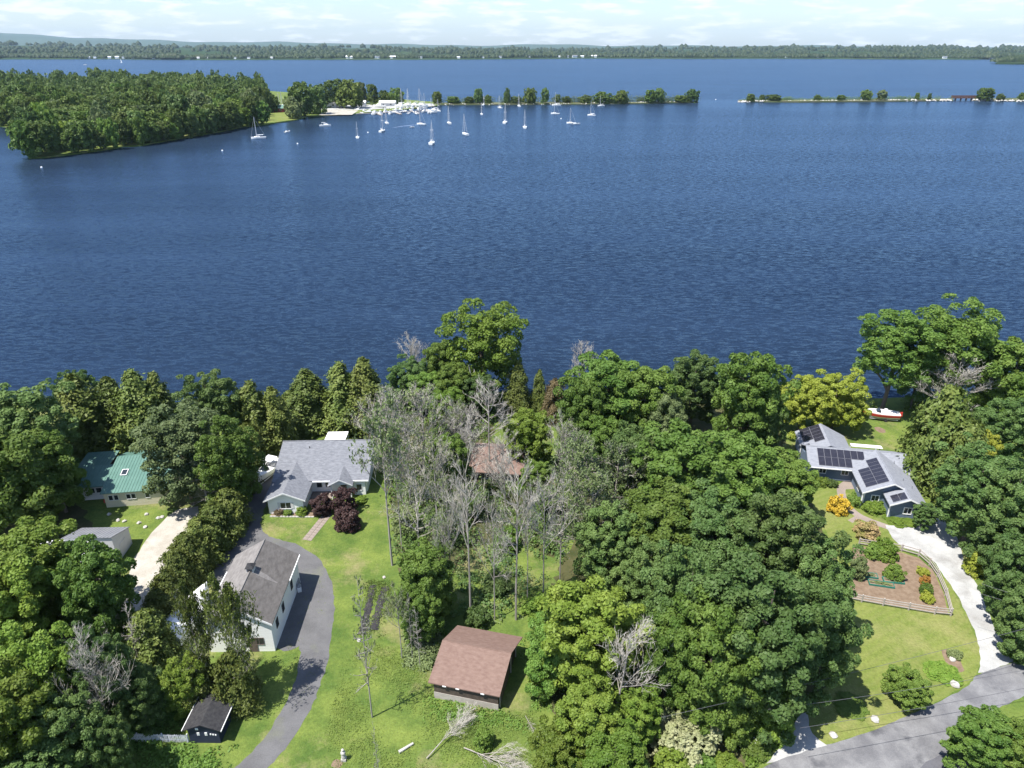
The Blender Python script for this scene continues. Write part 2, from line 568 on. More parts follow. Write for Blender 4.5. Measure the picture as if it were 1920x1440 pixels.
def water_mat():
    m = bpy.data.materials.new('lake_water')
    m.use_nodes = True
    t = m.node_tree
    p = t.nodes['Principled BSDF']
    v = mapped(t)
    patch = noise(t, mapped(t, (.16, 1, 1), R(-6)), .016, 6, .65, .40, .66)
    c = mixcol(t, patch, (.0100, .0190, .0365), (.0155, .0290, .0550))
    t.nodes.remove(p)
    df = t.nodes.new('ShaderNodeBsdfDiffuse')
    t.links.new(c, df.inputs['Color'])
    gl = t.nodes.new('ShaderNodeBsdfGlossy')
    gl.inputs['Color'].default_value = (.50, .72, 1.0, 1)  # blue painted into the reflection, in place of a bluer reflected sky
    gl.inputs['Roughness'].default_value = .2
    fr = t.nodes.new('ShaderNodeFresnel')
    fr.inputs['IOR'].default_value = 1.333
    cl = t.nodes.new('ShaderNodeMapRange')      # a wavy surface never mirrors fully
    cl.inputs[1].default_value = 0
    cl.inputs[2].default_value = .7
    cl.inputs[3].default_value = 0
    cl.inputs[4].default_value = .43
    t.links.new(fr.outputs[0], cl.inputs[0])
    ms = t.nodes.new('ShaderNodeMixShader')
    t.links.new(cl.outputs[0], ms.inputs[0])
    t.links.new(df.outputs[0], ms.inputs[1])
    t.links.new(gl.outputs[0], ms.inputs[2])
    t.links.new(ms.outputs[0], t.nodes['Material Output'].inputs['Surface'])
    # wave slopes, not heights: they stay as steep far away as near
    def slopes(scale, stretch, rz, detail, amp):
        n_ = t.nodes.new('ShaderNodeTexNoise')
        n_.inputs['Scale'].default_value = scale
        n_.inputs['Detail'].default_value = detail
        n_.inputs['Roughness'].default_value = .6
        n_.inputs['Distortion'].default_value = .5
        t.links.new(mapped(t, stretch, rz), n_.inputs['Vector'])
        s_ = t.nodes.new('ShaderNodeVectorMath')
        s_.operation = 'SUBTRACT'
        s_.inputs[1].default_value = (.5, .5, .5)
        t.links.new(n_.outputs['Color'], s_.inputs[0])
        k_ = t.nodes.new('ShaderNodeVectorMath')
        k_.operation = 'MULTIPLY'
        k_.inputs[1].default_value = (amp * .6, amp, 0)
        t.links.new(s_.outputs[0], k_.inputs[0])
        return k_.outputs[0]
    ad = t.nodes.new('ShaderNodeVectorMath')
    ad.operation = 'ADD'
    t.links.new(slopes(1.0, (.34, 1, 1), R(7), 3, 1.3), ad.inputs[0])
    t.links.new(slopes(2.6, (.5, 1, 1), R(-12), 2, .85), ad.inputs[1])
    st = noise(t, mapped(t, (.12, 1, 1), R(-8)), .018, 5, .65, .3, .75)
    am = t.nodes.new('ShaderNodeMapRange')      # wind-sheltered streaks are smoother
    am.inputs[3].default_value = .5
    am.inputs[4].default_value = 1.3
    t.links.new(st, am.inputs[0])
    # calmer water in the lee of the headland and of the breakwater
    tcw = t.nodes.new('ShaderNodeTexCoord')
    ds_ = t.nodes.new('ShaderNodeVectorMath')
    ds_.operation = 'DISTANCE'
    ds_.inputs[1].default_value = (-250, 640, LAKE_Z)
    t.links.new(tcw.outputs['Object'], ds_.inputs[0])
    c1 = t.nodes.new('ShaderNodeMapRange')
    c1.inputs[1].default_value = 90
    c1.inputs[2].default_value = 270
    c1.inputs[3].default_value = .35
    c1.inputs[4].default_value = 1.0
    t.links.new(ds_.outputs['Value'], c1.inputs[0])
    sw = t.nodes.new('ShaderNodeSeparateXYZ')
    t.links.new(tcw.outputs['Object'], sw.inputs[0])
    c2 = t.nodes.new('ShaderNodeMapRange')
    c2.inputs[1].default_value = 850
    c2.inputs[2].default_value = 985
    c2.inputs[3].default_value = 1.0
    c2.inputs[4].default_value = .45
    t.links.new(sw.outputs[1], c2.inputs[0])
    c3 = t.nodes.new('ShaderNodeMapRange')
    c3.inputs[1].default_value = 1030
    c3.inputs[2].default_value = 1080
    c3.inputs[3].default_value = 0
    c3.inputs[4].default_value = .6
    t.links.new(sw.outputs[1], c3.inputs[0])
    def mth(op, a, b):
        m_ = t.nodes.new('ShaderNodeMath')
        m_.operation = op
        t.links.new(a, m_.inputs[0])
        t.links.new(b, m_.inputs[1])
        return m_.outputs[0]
    calm = mth('MULTIPLY', c1.outputs[0], mth('ADD', c2.outputs[0], c3.outputs[0]))
    calm = mth('MULTIPLY', calm, am.outputs[0])
    sc_ = t.nodes.new('ShaderNodeVectorMath')
    sc_.operation = 'SCALE'
    t.links.new(ad.outputs[0], sc_.inputs[0])
    t.links.new(calm, sc_.inputs['Scale'])
    up_ = t.nodes.new('ShaderNodeVectorMath')
    up_.operation = 'ADD'
    up_.inputs[1].default_value = (0, 0, 1)
    t.links.new(sc_.outputs[0], up_.inputs[0])
    bp = t.nodes.new('ShaderNodeVectorMath')
    bp.operation = 'NORMALIZE'
    t.links.new(up_.outputs[0], bp.inputs[0])
    t.links.new(bp.outputs[0], gl.inputs['Normal'])
    t.links.new(bp.outputs[0], fr.inputs['Normal'])
    return m


LAKE_Z = -1.5
WATER = water_mat()


def gw(px, py):
    return G(px, py, LAKE_Z)


# ---------------------------------------------------------------- the setting: land and lake
rng = np.random.default_rng(7)
random.seed(7)


def sheet(name, pts, z, m, label, cat=None, kind='structure'):
    """a flat sheet over an outline"""
    me = bpy.data.meshes.new(name)
    me.from_pydata([(p[0], p[1], z) for p in pts], [], [tuple(range(len(pts)))])
    o = link(name, me, m)
    if me.polygons[0].normal.z < 0:
        me.flip_normals()
    return tag(o, label, cat or name.replace('_', ' '), None, kind)


def smooth_line(pts, n=6):
    """Catmull-Rom through 2D points"""
    out = []
    P = [Vector(p[:2]) for p in pts]
    for i in range(len(P) - 1):
        p0, p1, p2, p3 = P[max(i - 1, 0)], P[i], P[i + 1], P[min(i + 2, len(P) - 1)]
        for k in range(n):
            t = k / n
            out.append(.5 * (2 * p1 + (p2 - p0) * t + (2 * p0 - 5 * p1 + 4 * p2 - p3) * t * t + (3 * p1 - p0 - 3 * p2 + p3) * t ** 3))
    out.append(P[-1])
    return out


def rough(pts, amp, seed=0, step=.8):
    """breaks up a clean outline"""
    r = random.Random(seed)
    out = []
    for i in range(len(pts)):
        a, b = Vector(pts[i][:2]), Vector(pts[(i + 1) % len(pts)][:2])
        n = max(1, int((b - a).length / step))
        for k in range(n):
            out.append(a.lerp(b, k / n) + Vector((r.uniform(-amp, amp), r.uniform(-amp, amp))))
    return out


def shore_y(x):
    return 132.3 + 1.0 * math.sin(x * .11) + .7 * math.sin(x * .31 + 1) - .00018 * x * x


g = MB()
xs = [-900, -500, -300] + [-200 + 4 * i for i in range(101)] + [300, 500, 900]
n = len(xs)
for x in xs:
    g.v.append((x, -900, 0))
for x in xs:
    g.v.append((x, shore_y(max(-200, min(200, x))) - 1.8, 0))
for x in xs:
    g.v.append((x, shore_y(max(-200, min(200, x))), -.9))
for x in xs:
    g.v.append((x, shore_y(max(-200, min(200, x))) + 2.5, -2.3))
for r_ in range(3):
    for i in range(n - 1):
        g.f.append((r_ * n + i, r_ * n + i + 1, (r_ + 1) * n + i + 1, (r_ + 1) * n + i))
tag(g.build('ground', GRASS), 'green grassy ground of the near shore under houses and trees', 'ground', kind='structure')

lk = MB()
lk.v = [(-16000, -1500, LAKE_Z), (16000, -1500, LAKE_Z), (16000, 9000, LAKE_Z), (-16000, 9000, LAKE_Z)]
lk.f = [(0, 1, 2, 3)]
tag(lk.build('lake', WATER), 'wide deep blue rippled lake between the near and far shores', 'lake', kind='structure')

# far shore: low wooded land, then blue hills
def far_shore_y(x):
    """distance of the far waterline"""
    q = x / 4300
    return 4350 + 260 * math.sin(q * 2.6 + 1.0) + (420 * (-q - .35) if q < -.35 else 0) + 140 * math.sin(q * 7.3) + 60 * math.sin(q * 19) + (450 * max(0, q - .45) * 1.2)


def h2(x, y, s):
    return math.sin(x / s * 1.7 + 1.3) * math.cos(y / s * 1.1 + .4) + .6 * math.sin(x / s * 3.1 + y / s * 2.3) + .35 * math.sin(x / s * 6.7 - y / s * 4.9)


def far_h(x, y):
    d = y - far_shore_y(x)
    q = x / max(y, 1)
    left = max(0, -q - .05)
    base = 4 + min(d, 3500) / 3500 * (26 + 70 * min(left, .6)) + 6 * h2(x, y, 900) * min(1, max(0, d) / 600)
    ridge = 16 * math.exp(-((q - .47) / .16) ** 2) * min(1, max(0, d) / 1200)
    return max(-2.2, base + ridge) if d > 0 else -2.4


fl = MB()
NA, ds = 150, [-60, 4, 60, 160, 320, 520, 800, 1150, 1600, 2200, 3000, 4200, 6000, 9000, 13000]
for d in ds:
    for i in range(NA + 1):
        q = -.98 + 1.96 * i / NA
        y0 = 4500
        x = q * (y0 + d)
        y = far_shore_y(q * 4400) + d
        fl.v.append((x, y, far_h(x * 1.0, y) if d > 0 else -2.4))
for r_ in range(len(ds) - 1):
    for i in range(NA):
        a = r_ * (NA + 1) + i
        fl.f.append((a, a + 1, a + NA + 2, a + NA + 1))
FARLAND = mat('far_fields_and_woods', (.025, .05, .018), .95, .1, var=(.06, .085, .035), scale=.0022, detail=8, noise_lo=.50, noise_hi=.72, stretch=(.5, 1, 1))
tag(fl.build('far_land', FARLAND, smooth=True), 'low wooded land and fields along the far side of the lake', 'land', kind='structure')

hl = MB()
NB = 200
for k, (yd, sc_) in enumerate(((17000, .15), (19500, .7), (22500, 1), (25500, .45), (27000, 0))):
    for i in range(NB + 1):
        q = -.95 + 1.9 * i / NB
        x = q * yd
        hgt = 480 * math.exp(-((q + .80) / .34) ** 2) + 110 * math.exp(-((q + .25) / .2) ** 2) + 60 * math.exp(-((q - .05) / .12) ** 2) + 70 * math.exp(-((q - .35) / .3) ** 2)
        hgt += 14 * math.sin(q * 37) + 9 * math.sin(q * 83 + 1)
        hl.v.append((x, yd, 12 + max(0, hgt * sc_)))
for r_ in range(4):
    for i in range(NB):
        a = r_ * (NB + 1) + i
        hl.f.append((a, a + 1, a + NB + 2, a + NB + 1))
tag(hl.build('hills', mat('wooded_hills', (.035, .06, .03), .95, .1, var=(.05, .08, .04), scale=.0006), smooth=True), 'long blue wooded hills on the horizon', 'hills', kind='structure')

# haze
hz = MB().box(-30000, 30000, -2500, 29500, -3.6, 640)
hzm = bpy.data.materials.new('thin_air')
hzm.use_nodes = True
t = hzm.node_tree
t.nodes.clear()
ho = t.nodes.new('ShaderNodeOutputMaterial')
pv = t.nodes.new('ShaderNodeVolumePrincipled')
pv.inputs['Color'].default_value = (.58, .78, 1.0, 1)
pv.inputs['Density'].default_value = 2.3e-5
pv.inputs['Anisotropy'].default_value = 0
t.links.new(pv.outputs['Volume'], ho.inputs['Volume'])
tag(hz.build('haze', hzm), 'thin pale summer haze over the lake and far hills', 'haze', kind='stuff')

# headland, breakwater, causeway ground
HEAD = [gw(52, 298), gw(80, 297), gw(130, 291), gw(200, 282), gw(230, 276), gw(262, 274), gw(330, 262), gw(400, 250), gw(455, 239), gw(500, 234), gw(556, 226),
        gw(575, 219), gw(600, 218), gw(640, 216), gw(672, 214), gw(760, 206), gw(822, 199), gw(824, 193), gw(760, 188), gw(600, 178), gw(480, 170), gw(300, 163), gw(60, 160), gw(-300, 158), gw(-300, 246), gw(0, 238), gw(70, 247), gw(98, 262), gw(62, 284)]


def island(name, pts, top, m, label, cat):
    mb = MB()
    pts = rough(pts, 1.2, 5, 14)
    n_ = len(pts)
    mb.v = [(p[0], p[1], top) for p in pts] + [(p[0], p[1], LAKE_Z - .7) for p in pts]
    mb.f = [tuple(range(n_))] + [(i, i + n_, (i + 1) % n_ + n_, (i + 1) % n_) for i in range(n_)]
    return tag(mb.build(name, m), label, cat, kind='structure')


island('headland_ground', HEAD, -.6, GRASS, 'grassy ground of the wooded headland across the bay', 'headland')
BW = mat('breakwater_fill', (.16, .15, .10), .95, .1, var=(.10, .13, .045), scale=.12, detail=6)
island('breakwater_ground', [gw(815, 197.5), gw(900, 197), gw(1000, 196.5), gw(1100, 196), gw(1200, 195), gw(1309, 192.5), gw(1309, 191.2), gw(1200, 192.5), gw(1000, 193.5), gw(815, 194.5)], -.2, BW,
       'low wooded breakwater crossing the lake beyond the moorings', 'breakwater')
island('causeway_ground', [gw(1384, 191.5), gw(1500, 192.2), gw(1640, 191), gw(1786, 189.5), gw(1786, 187), gw(1640, 188.2), gw(1500, 189.2), gw(1384, 190)], .2, BW,
       'low stony causeway right of the gap in the breakwater', 'causeway')
island('causeway_end_ground', [gw(1826, 189.2), gw(1960, 191), gw(2100, 191), gw(2100, 187), gw(1960, 186.5), gw(1826, 186.8)], .2, BW,
       'stony end of the causeway right of the trestle bridge', 'causeway')
island('islet_ground', [gw(1866, 120.3), gw(1900, 120.9), gw(2000, 121), gw(2100, 120), gw(2100, 116), gw(1900, 116.5), gw(1870, 118)], 3, FARLAND, 'low dark wooded point at the far right of the lake', 'islet')

# ---------------------------------------------------------------- roads, drives, paths (sheets a few millimetres apart)
Q = lambda pts: [G(*p) for p in pts]
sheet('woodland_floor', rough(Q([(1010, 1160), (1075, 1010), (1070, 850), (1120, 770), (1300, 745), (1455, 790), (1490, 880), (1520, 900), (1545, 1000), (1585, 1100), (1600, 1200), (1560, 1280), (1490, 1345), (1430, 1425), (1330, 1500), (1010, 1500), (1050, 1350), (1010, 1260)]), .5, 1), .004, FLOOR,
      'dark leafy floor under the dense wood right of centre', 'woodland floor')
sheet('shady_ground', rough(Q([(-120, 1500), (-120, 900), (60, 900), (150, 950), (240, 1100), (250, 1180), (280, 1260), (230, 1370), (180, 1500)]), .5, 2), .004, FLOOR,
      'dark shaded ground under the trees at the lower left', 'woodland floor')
sheet('lawn', rough(Q([(1515, 930), (1570, 905), (1665, 990), (1700, 1040), (1780, 1090), (1838, 1215), (1834, 1262), (1800, 1292), (1745, 1322), (1640, 1368), (1548, 1398), (1500, 1345), (1560, 1285), (1600, 1200), (1590, 1100), (1550, 1000)]), .15, 3), .008, MOWN,
      'pale mown lawn between the garden fence and the curving road', 'lawn')
sheet('road', rough(smooth_line([Vector((-160, 22)), Vector((-80, 30)), Vector((-20, 37))] + Q([(1300, 1510), (1440, 1433), (1545, 1398), (1640, 1368), (1750, 1320), (1812, 1288), (1836, 1264), (1905, 1240), (1990, 1205), (2100, 1165)]) + [Vector((105, 75)), Vector((170, 88))]) +
      smooth_line([Vector((172, 82)), Vector((107, 69))] + Q([(2100, 1235), (1990, 1268), (1920, 1304), (1862, 1334), (1802, 1368), (1773, 1396), (1792, 1420), (1860, 1452), (1900, 1510)]) + [Vector((30, 37)), Vector((-18, 31)), Vector((-80, 24)), Vector((-158, 16))]), .07, 41, .6), .012, ROADM,
      'grey patched asphalt road curving through the lower right corner', 'road')
sheet('side_road', rough(Q([(1690, 1475), (1735, 1428), (1778, 1411), (1792, 1420), (1858, 1450), (1890, 1500)]) + [Vector((60, 20)), Vector((55, -60)), Vector((47, -60)), Vector((44, 20)), Vector((40, 38))], .08, 4), .016, asphalt('dark_asphalt', (.085, .085, .098), (.105, .105, .118), (.12, .12, .13)),
      'darker asphalt of the side road at the bottom right edge', 'road')
dg = smooth_line(Q([(1660, 985), (1668, 1000), (1690, 1024), (1742, 1046), (1772, 1082), (1802, 1130), (1827, 1182), (1839, 1230), (1834, 1263)])) + smooth_line(Q([(1907, 1240), (1886, 1215), (1860, 1165), (1836, 1105), (1812, 1060), (1795, 1010), (1770, 975), (1752, 950), (1722, 980), (1700, 984), (1660, 985)]))
sheet('gravel_driveway', rough(dg, .10, 5), .018, GRAVW, 'bright white gravel drive curving up to the blue house', 'driveway')
sheet('gravel_entrance', rough(Q([(1436, 1433), (1470, 1395), (1500, 1338), (1512, 1336), (1522, 1375), (1550, 1397)]), .10, 6), .018, GRAVW, 'short white gravel entrance at the foot of the dense wood', 'driveway')
dv = smooth_line([Vector((-30, 29))] + Q([(480, 1470), (545, 1393), (592, 1308), (619, 1215), (627, 1130), (615, 1075), (585, 1037), (545, 1017), (505, 1006), (489, 987), (494, 960), (505, 925), (522, 850), (530, 812)])) + \
     smooth_line(Q([(505, 812), (478, 880), (455, 950), (432, 1005), (405, 1060), (398, 1100), (425, 1130), (520, 1216), (562, 1216), (545, 1300), (500, 1376), (442, 1440), (410, 1470)]) + [Vector((-33.5, 29))])
sheet('driveway', rough(dv, .13, 7, .5), .010, ASPH, 'worn grey asphalt drive looping round the white garage', 'driveway')
sheet('gravel_track', rough(smooth_line(Q([(372, 950), (330, 958), (285, 1000), (250, 1052), (236, 1105), (240, 1150), (225, 1200)])) + smooth_line(Q([(262, 1205), (268, 1150), (300, 1105), (330, 1052), (350, 1000), (372, 962)])), .15, 8), .012, GRAVT,
      'pale sandy gravel track beside the cedar hedge', 'track')


def strip(pts, w):
    P = smooth_line(pts, 5)
    lft, rgt = [], []
    for i, p in enumerate(P):
        d = (P[min(i + 1, len(P) - 1)] - P[max(i - 1, 0)]).normalized()
        nn = Vector((-d.y, d.x)) * w / 2
        lft.append(p + nn)
        rgt.append(p - nn)
    return lft + rgt[::-1]


sheet('garden_path', strip(Q([(1592, 903), (1577, 918), (1586, 945), (1606, 964), (1630, 976), (1664, 988)]), 1.3), .014, PAVE, 'curving pinkish path round the front of the blue house', 'path')
sheet('patio', Q([(1578, 906), (1601, 904), (1601, 917), (1578, 918)]), .018, PAVE, 'small pink paved patio in the corner of the blue house', 'patio')
sheet('side_path', strip(Q([(1594, 978), (1606, 971), (1615, 966)]), .8), .012, PAVE, 'narrow paved path branching across the lawn by the yellow bush', 'path')

# front walk of the white house: big pavers, each its own piece
walk = empty('front_walk', G(592, 990), 0, 'straight brown paved walk from the drive to the white house', 'path')
walk['kind'] = 'structure'
wa, wb = G(575, 1013), G(613, 966)
wdir = (wb - wa).normalized()
wn = Vector((-wdir.y, wdir.x, 0))
Lw = (wb - wa).length
pav = None
k = 0
while k * .62 < Lw:
    for sgn in (-1, 1):
        c_ = wa + wdir * (k * .62 + .3) + wn * sgn * .36
        if pav is None:
            mb = MB()
            mb.box(-.34, .34, -.29, .29, 0, .03)
            pav = mb.mesh('paver', PAVE)
        o = link('paver', pav, None, walk)
        o.location = c_ - walk.location + Vector((0, 0, .002 + random.uniform(0, .006)))
        o.rotation_euler = (0, 0, math.atan2(wn.y, wn.x) + random.uniform(-.02, .02))
    k += 1

# ---------------------------------------------------------------- foliage meshes
def quads(c, nrm, size, rng, aspect=1.0):
    """leaf cards: centres c, facing nrm, as bent quads"""
    n_ = len(c)
    t = rng.normal(size=(n_, 3))
    t -= (t * nrm).sum(1)[:, None] * nrm
    t /= np.linalg.norm(t, axis=1)[:, None] + 1e-9
    b = np.cross(nrm, t)
    s = (size * rng.uniform(.7, 1.35, n_))[:, None]
    k = rng.uniform(-.25, .25, (n_, 1)) * s * nrm
    v = np.stack([c - t * s * aspect + k, c + b * s * .62, c + t * s * aspect + k, c - b * s * .62], 1)
    return v.reshape(-1, 3)


def leaf_mesh(name, vs_, m, extra=None):
    nq = len(vs_) // 4
    loops = np.arange(nq * 4)
    sizes = np.full(nq, 4)
    v = vs_
    if extra is not None and len(extra[0]):
        ev, ef = np.array(extra[0], dtype=float), extra[1]
        loops = np.concatenate([loops, np.concatenate([np.array(f) for f in ef]) + len(v)])
        sizes = np.concatenate([sizes, [len(f) for f in ef]])
        v = np.concatenate([v, ev])
    return np_mesh(name, v, loops, sizes, m)


def unit(v):
    return v / (np.linalg.norm(v, axis=1)[:, None] + 1e-9)


def crown_round(seed, puffs=80, leaves=170, pr=(.17, .30), size=.048, low=-.75, gap=0.0, asp=1.64, lop=.16):
    """crown in a cylinder of radius 1 and height 1, meant to be asp times as high as its radius: leafy clumps over an uneven dome"""
    r = np.random.default_rng(seed)
    fz = asp / (1 - low * .85)
    puffs = int(puffs * max(1, fz) ** .7)
    i = np.arange(puffs)
    z = 1 - (i + .5) / puffs * (1 - low)
    ph = i * 2.39996 + r.uniform(0, 6)
    rr = np.sqrt(np.maximum(0, 1 - z * z)) ** .8
    d = np.stack([rr * np.cos(ph), rr * np.sin(ph), z], 1) + r.normal(size=(puffs, 3)) * .09
    d[:, :2] /= np.maximum(1, np.linalg.norm(d[:, :2], axis=1))[:, None]
    a = r.uniform(0, 6.28, 4)
    rad = 1 + lop * (np.sin(ph * 2 + a[0]) + .7 * np.sin(ph * 3 + a[1] + z * 3) + .6 * np.sin(z * 6 + a[2])) * .8
    rad *= r.uniform(.74, 1.06, puffs)
    rad[z > .82] = np.minimum(rad[z > .82], .9)
    inner = r.random(puffs) < .2
    rad[inner] *= r.uniform(.4, .75, inner.sum())
    if gap:
        keep = r.random(puffs) > gap
        d, rad = d[keep], rad[keep]
    pc = d * rad[:, None] * .80
    pc[:, 2] *= fz
    rp_ = r.uniform(pr[0], pr[1], len(pc))
    n_ = (leaves * (rp_ / np.mean(pr)) ** 2).astype(int)
    idx = np.repeat(np.arange(len(pc)), n_)
    q = unit(r.normal(size=(len(idx), 3)) + unit(d)[idx] * .6 + np.array([0, 0, .45]))
    rho = r.uniform(.5, 1.06, len(idx)) ** .6
    c = pc[idx] + q * (rp_[idx] * rho)[:, None] * np.array([1, 1, .8])
    nr = unit(q * .7 + r.normal(size=q.shape) * .55 + np.array([0, 0, .40]))
    v = quads(c, nr, size, r)
    v[:, 2] = (v[:, 2] / fz - low * .85) / (1 - low * .85)
    return v


def crown_cone(seed, n_=12500, size=.052, power=.8, asp=3.0):
    """conifer crown: drooping sprays in uneven tiers, radius 1, height 1"""
    r = np.random.default_rng(seed)
    nb = 190
    z = r.random(nb) ** 1.25
    ph = r.uniform(0, 6.283, nb)
    prof = np.minimum(1.0, (1 - z) ** power * 1.12) * np.minimum(1, .62 + z * 2.4)
    lobes = 1 + .16 * np.sin(ph * 3 + seed) + .12 * np.sin(ph * 5 + z * 9)
    rad = prof * lobes * r.uniform(.72, 1.08, nb) + .03
    idx = r.integers(0, nb, n_)
    t = r.random(n_) ** .45
    rr = rad[idx] * t
    pz = z[idx] + (1 - t) * .10 * (1 - z[idx]) - t * .03
    w = .10 + .12 * (1 - z[idx])
    c = np.stack([rr * np.cos(ph[idx]), rr * np.sin(ph[idx]), pz], 1)
    off = r.normal(size=(n_, 3)) * np.stack([w * .55, w * .55, w * .22], 1)
    c += off
    out = np.stack([np.cos(ph[idx]), np.sin(ph[idx]), np.full(n_, .55)], 1)
    nr = unit(out * .8 + r.normal(size=(n_, 3)) * .5)
    c[:, 2] = np.clip(c[:, 2], 0, 1.02) * asp
    nr = unit(nr + np.array([0, 0, .35]))
    v = quads(c, nr, size, r, 1.1)
    v[:, 2] /= asp
    return v


def skeleton(seed, spread=1.0, trunk_clear=.38, nb=20, dens=1.0, lean=.02, up=(.35, .95), twig=.0019):
    """bare branches: trunk, limbs, branches, twigs; height 1, crown radius about 1 (x, y scaled separately)"""
    r = random.Random(seed)
    mb = MB()
    tw_v, tw_f = [], []

    def path(p, d, L_, n_, wob):
        pts = [Vector(p)]
        d = Vector(d)
        for _ in range(n_):
            d = (d + Vector((r.uniform(-wob, wob), r.uniform(-wob, wob), r.uniform(-wob * .3, wob * .6)))).normalized()
            pts.append(pts[-1] + d * L_ / n_)
        return pts

    trunk = path((0, 0, 0), (r.uniform(-lean, lean), r.uniform(-lean, lean), 1), .95, 9, .035)
    mb.tube(trunk, [.0125 * (1 - i / 9.6) ** .8 + .001 for i in range(10)], 5, False)
    at_ = lambda pts, t: pts[min(int(t * (len(pts) - 1)), len(pts) - 2)].lerp(pts[min(int(t * (len(pts) - 1)), len(pts) - 2) + 1], t * (len(pts) - 1) - min(int(t * (len(pts) - 1)), len(pts) - 2))

    def ribbon(a, b, w):
        k_ = len(tw_v)
        s_ = Vector((r.uniform(-1, 1), r.uniform(-1, 1), r.uniform(-.4, .4))).normalized() * w
        tw_v.extend([tuple(a - s_), tuple(a + s_), tuple(b)])
        tw_f.append((k_, k_ + 1, k_ + 2))

    for i in range(nb):
        t = trunk_clear + (1 - trunk_clear) * (i + r.random()) / nb * .98
        p = at_(trunk, t)
        az = r.uniform(0, 6.283)
        L1 = (.13 + (1 - t) * .42) * r.uniform(.75, 1.2) * spread
        el = r.uniform(*up)
        d1 = Vector((math.cos(az) * math.cos(el), math.sin(az) * math.cos(el), math.sin(el)))
        b1 = path(p, d1, L1, 5, .16)
        mb.tube(b1, [.0056 * (1 - t * .5) * (1 - j / 5.6) + .0008 for j in range(6)], 3, False)
        for j in range(int(6 * dens) + 1):
            t2 = .22 + .78 * r.random()
            p2 = at_(b1, t2)
            d2 = (d1 + Vector((r.uniform(-1, 1), r.uniform(-1, 1), r.uniform(-.3, .9)))).normalized()
            b2 = path(p2, d2, L1 * .48 * r.uniform(.5, 1.1), 3, .2)
            mb.tube(b2, [.0027, .0019, .0012, .0005], 3, False)
            for q in range(int(5 * dens)):
                p3 = at_(b2, .15 + .85 * r.random())
                d3 = (d2 + Vector((r.uniform(-1, 1), r.uniform(-1, 1), r.uniform(-.4, .8)))).normalized()
                e3 = p3 + d3 * L1 * .24 * r.uniform(.5, 1.2)
                ribbon(p3, e3, twig)
                for w in range(2):
                    p4 = p3.lerp(e3, r.uniform(.3, 1))
                    d4 = (d3 + Vector((r.uniform(-1, 1), r.uniform(-1, 1), r.uniform(-.5, .7)))).normalized()
                    ribbon(p4, p4 + d4 * L1 * .13 * r.uniform(.5, 1.2), twig * .8)
    tips = np.array([tw_v[f[2]] for f in tw_f])
    return mb, tw_v, tw_f, tips


def trunk_mesh(seed, limbs=6, clear=.22):
    """tapered trunk with limbs that reach into the crown: height 1, crown radius 1"""
    r = random.Random(seed)
    mb = MB()
    top = Vector((r.uniform(-.1, .1), r.uniform(-.1, .1), .82))
    mb.tube([(0, 0, -.02), (.01, 0, .06), tuple(top * .4), tuple(top * .7), tuple(top)], [.085, .058, .045, .03, .008], 7, False)
    for i in range(limbs):
        az = i * 2.4 + r.uniform(-.4, .4)
        z0 = clear + .42 * i / limbs
        R_ = r.uniform(.32, .52)
        p0 = Vector((0, 0, z0))
        mb.tube([p0, (math.cos(az) * R_ * .45, math.sin(az) * R_ * .45, z0 + .11), (math.cos(az) * R_, math.sin(az) * R_, z0 + r.uniform(.14, .22))], [.026, .015, .004], 5, False)
    return mb.mesh('trunk', M['bark'])


TRUNKS = [trunk_mesh(s) for s in (1, 2, 3)]
POLE = MB().tube([(0, 0, -.02), (0, 0, .05), (0, 0, .95)], [.075, .05, .006], 6, False).mesh('trunk', M['bark'])

_mesh_cache = {}


def crown_for(shape, leafm, var):
    """crown mesh data, made once for each shape, leaf and variant"""
    key = (shape, leafm, var)
    if key in _mesh_cache:
        return _mesh_cache[key]
    base = (shape, var)
    if base not in _mesh_cache:
        if shape == 'round':
            vs_ = crown_round(10 + var, 150, 185, (.11, .20), .033, asp=(1.35, 1.9, 2.6)[var // 2])
        elif shape == 'fine':
            vs_ = crown_round(30 + var, 210, 150, (.09, .155), .028, asp=(1.35, 1.9, 2.6)[var // 2])
        elif shape == 'airy':
            vs_ = crown_round(50 + var, 175, 120, (.11, .19), .032, gap=.05, lop=.20, asp=(1.5, 2.1, 2.7)[var // 2])
        elif shape == 'shrub':
            vs_ = crown_round(70 + var, 46, 90, (.20, .32), .070, low=-.35, asp=(1.0, 1.6, 2.2)[var // 2])
        elif shape == 'cone':
            vs_ = crown_cone(90 + var, 21000, .055, .58, asp=3.4)
        elif shape == 'oval':
            vs_ = crown_cone(110 + var, 19000, .052, .42, asp=2.3)
        elif shape == 'far':
            vs_ = crown_round(130 + var, 70, 42, (.15, .27), .085, low=-.8, asp=(1.6, 2.2)[var % 2])
        elif shape == 'tuft':
            vs_ = crown_round(150 + var, 20, 40, (.25, .4), .16, low=-.2)
        _mesh_cache[base] = vs_
    me = leaf_mesh('crown', _mesh_cache[base], LEAF[leafm])
    _mesh_cache[key] = me
    return me


SHAPES = {'maple': ('round', 5), 'dark': ('fine', 3), 'bright': ('round', 5), 'lime': ('fine', 3), 'poplar': ('airy', 3), 'cedar': ('cone', 4), 'juniper': ('oval', 3), 'shrub': ('shrub', 4)}
_ct = [0]


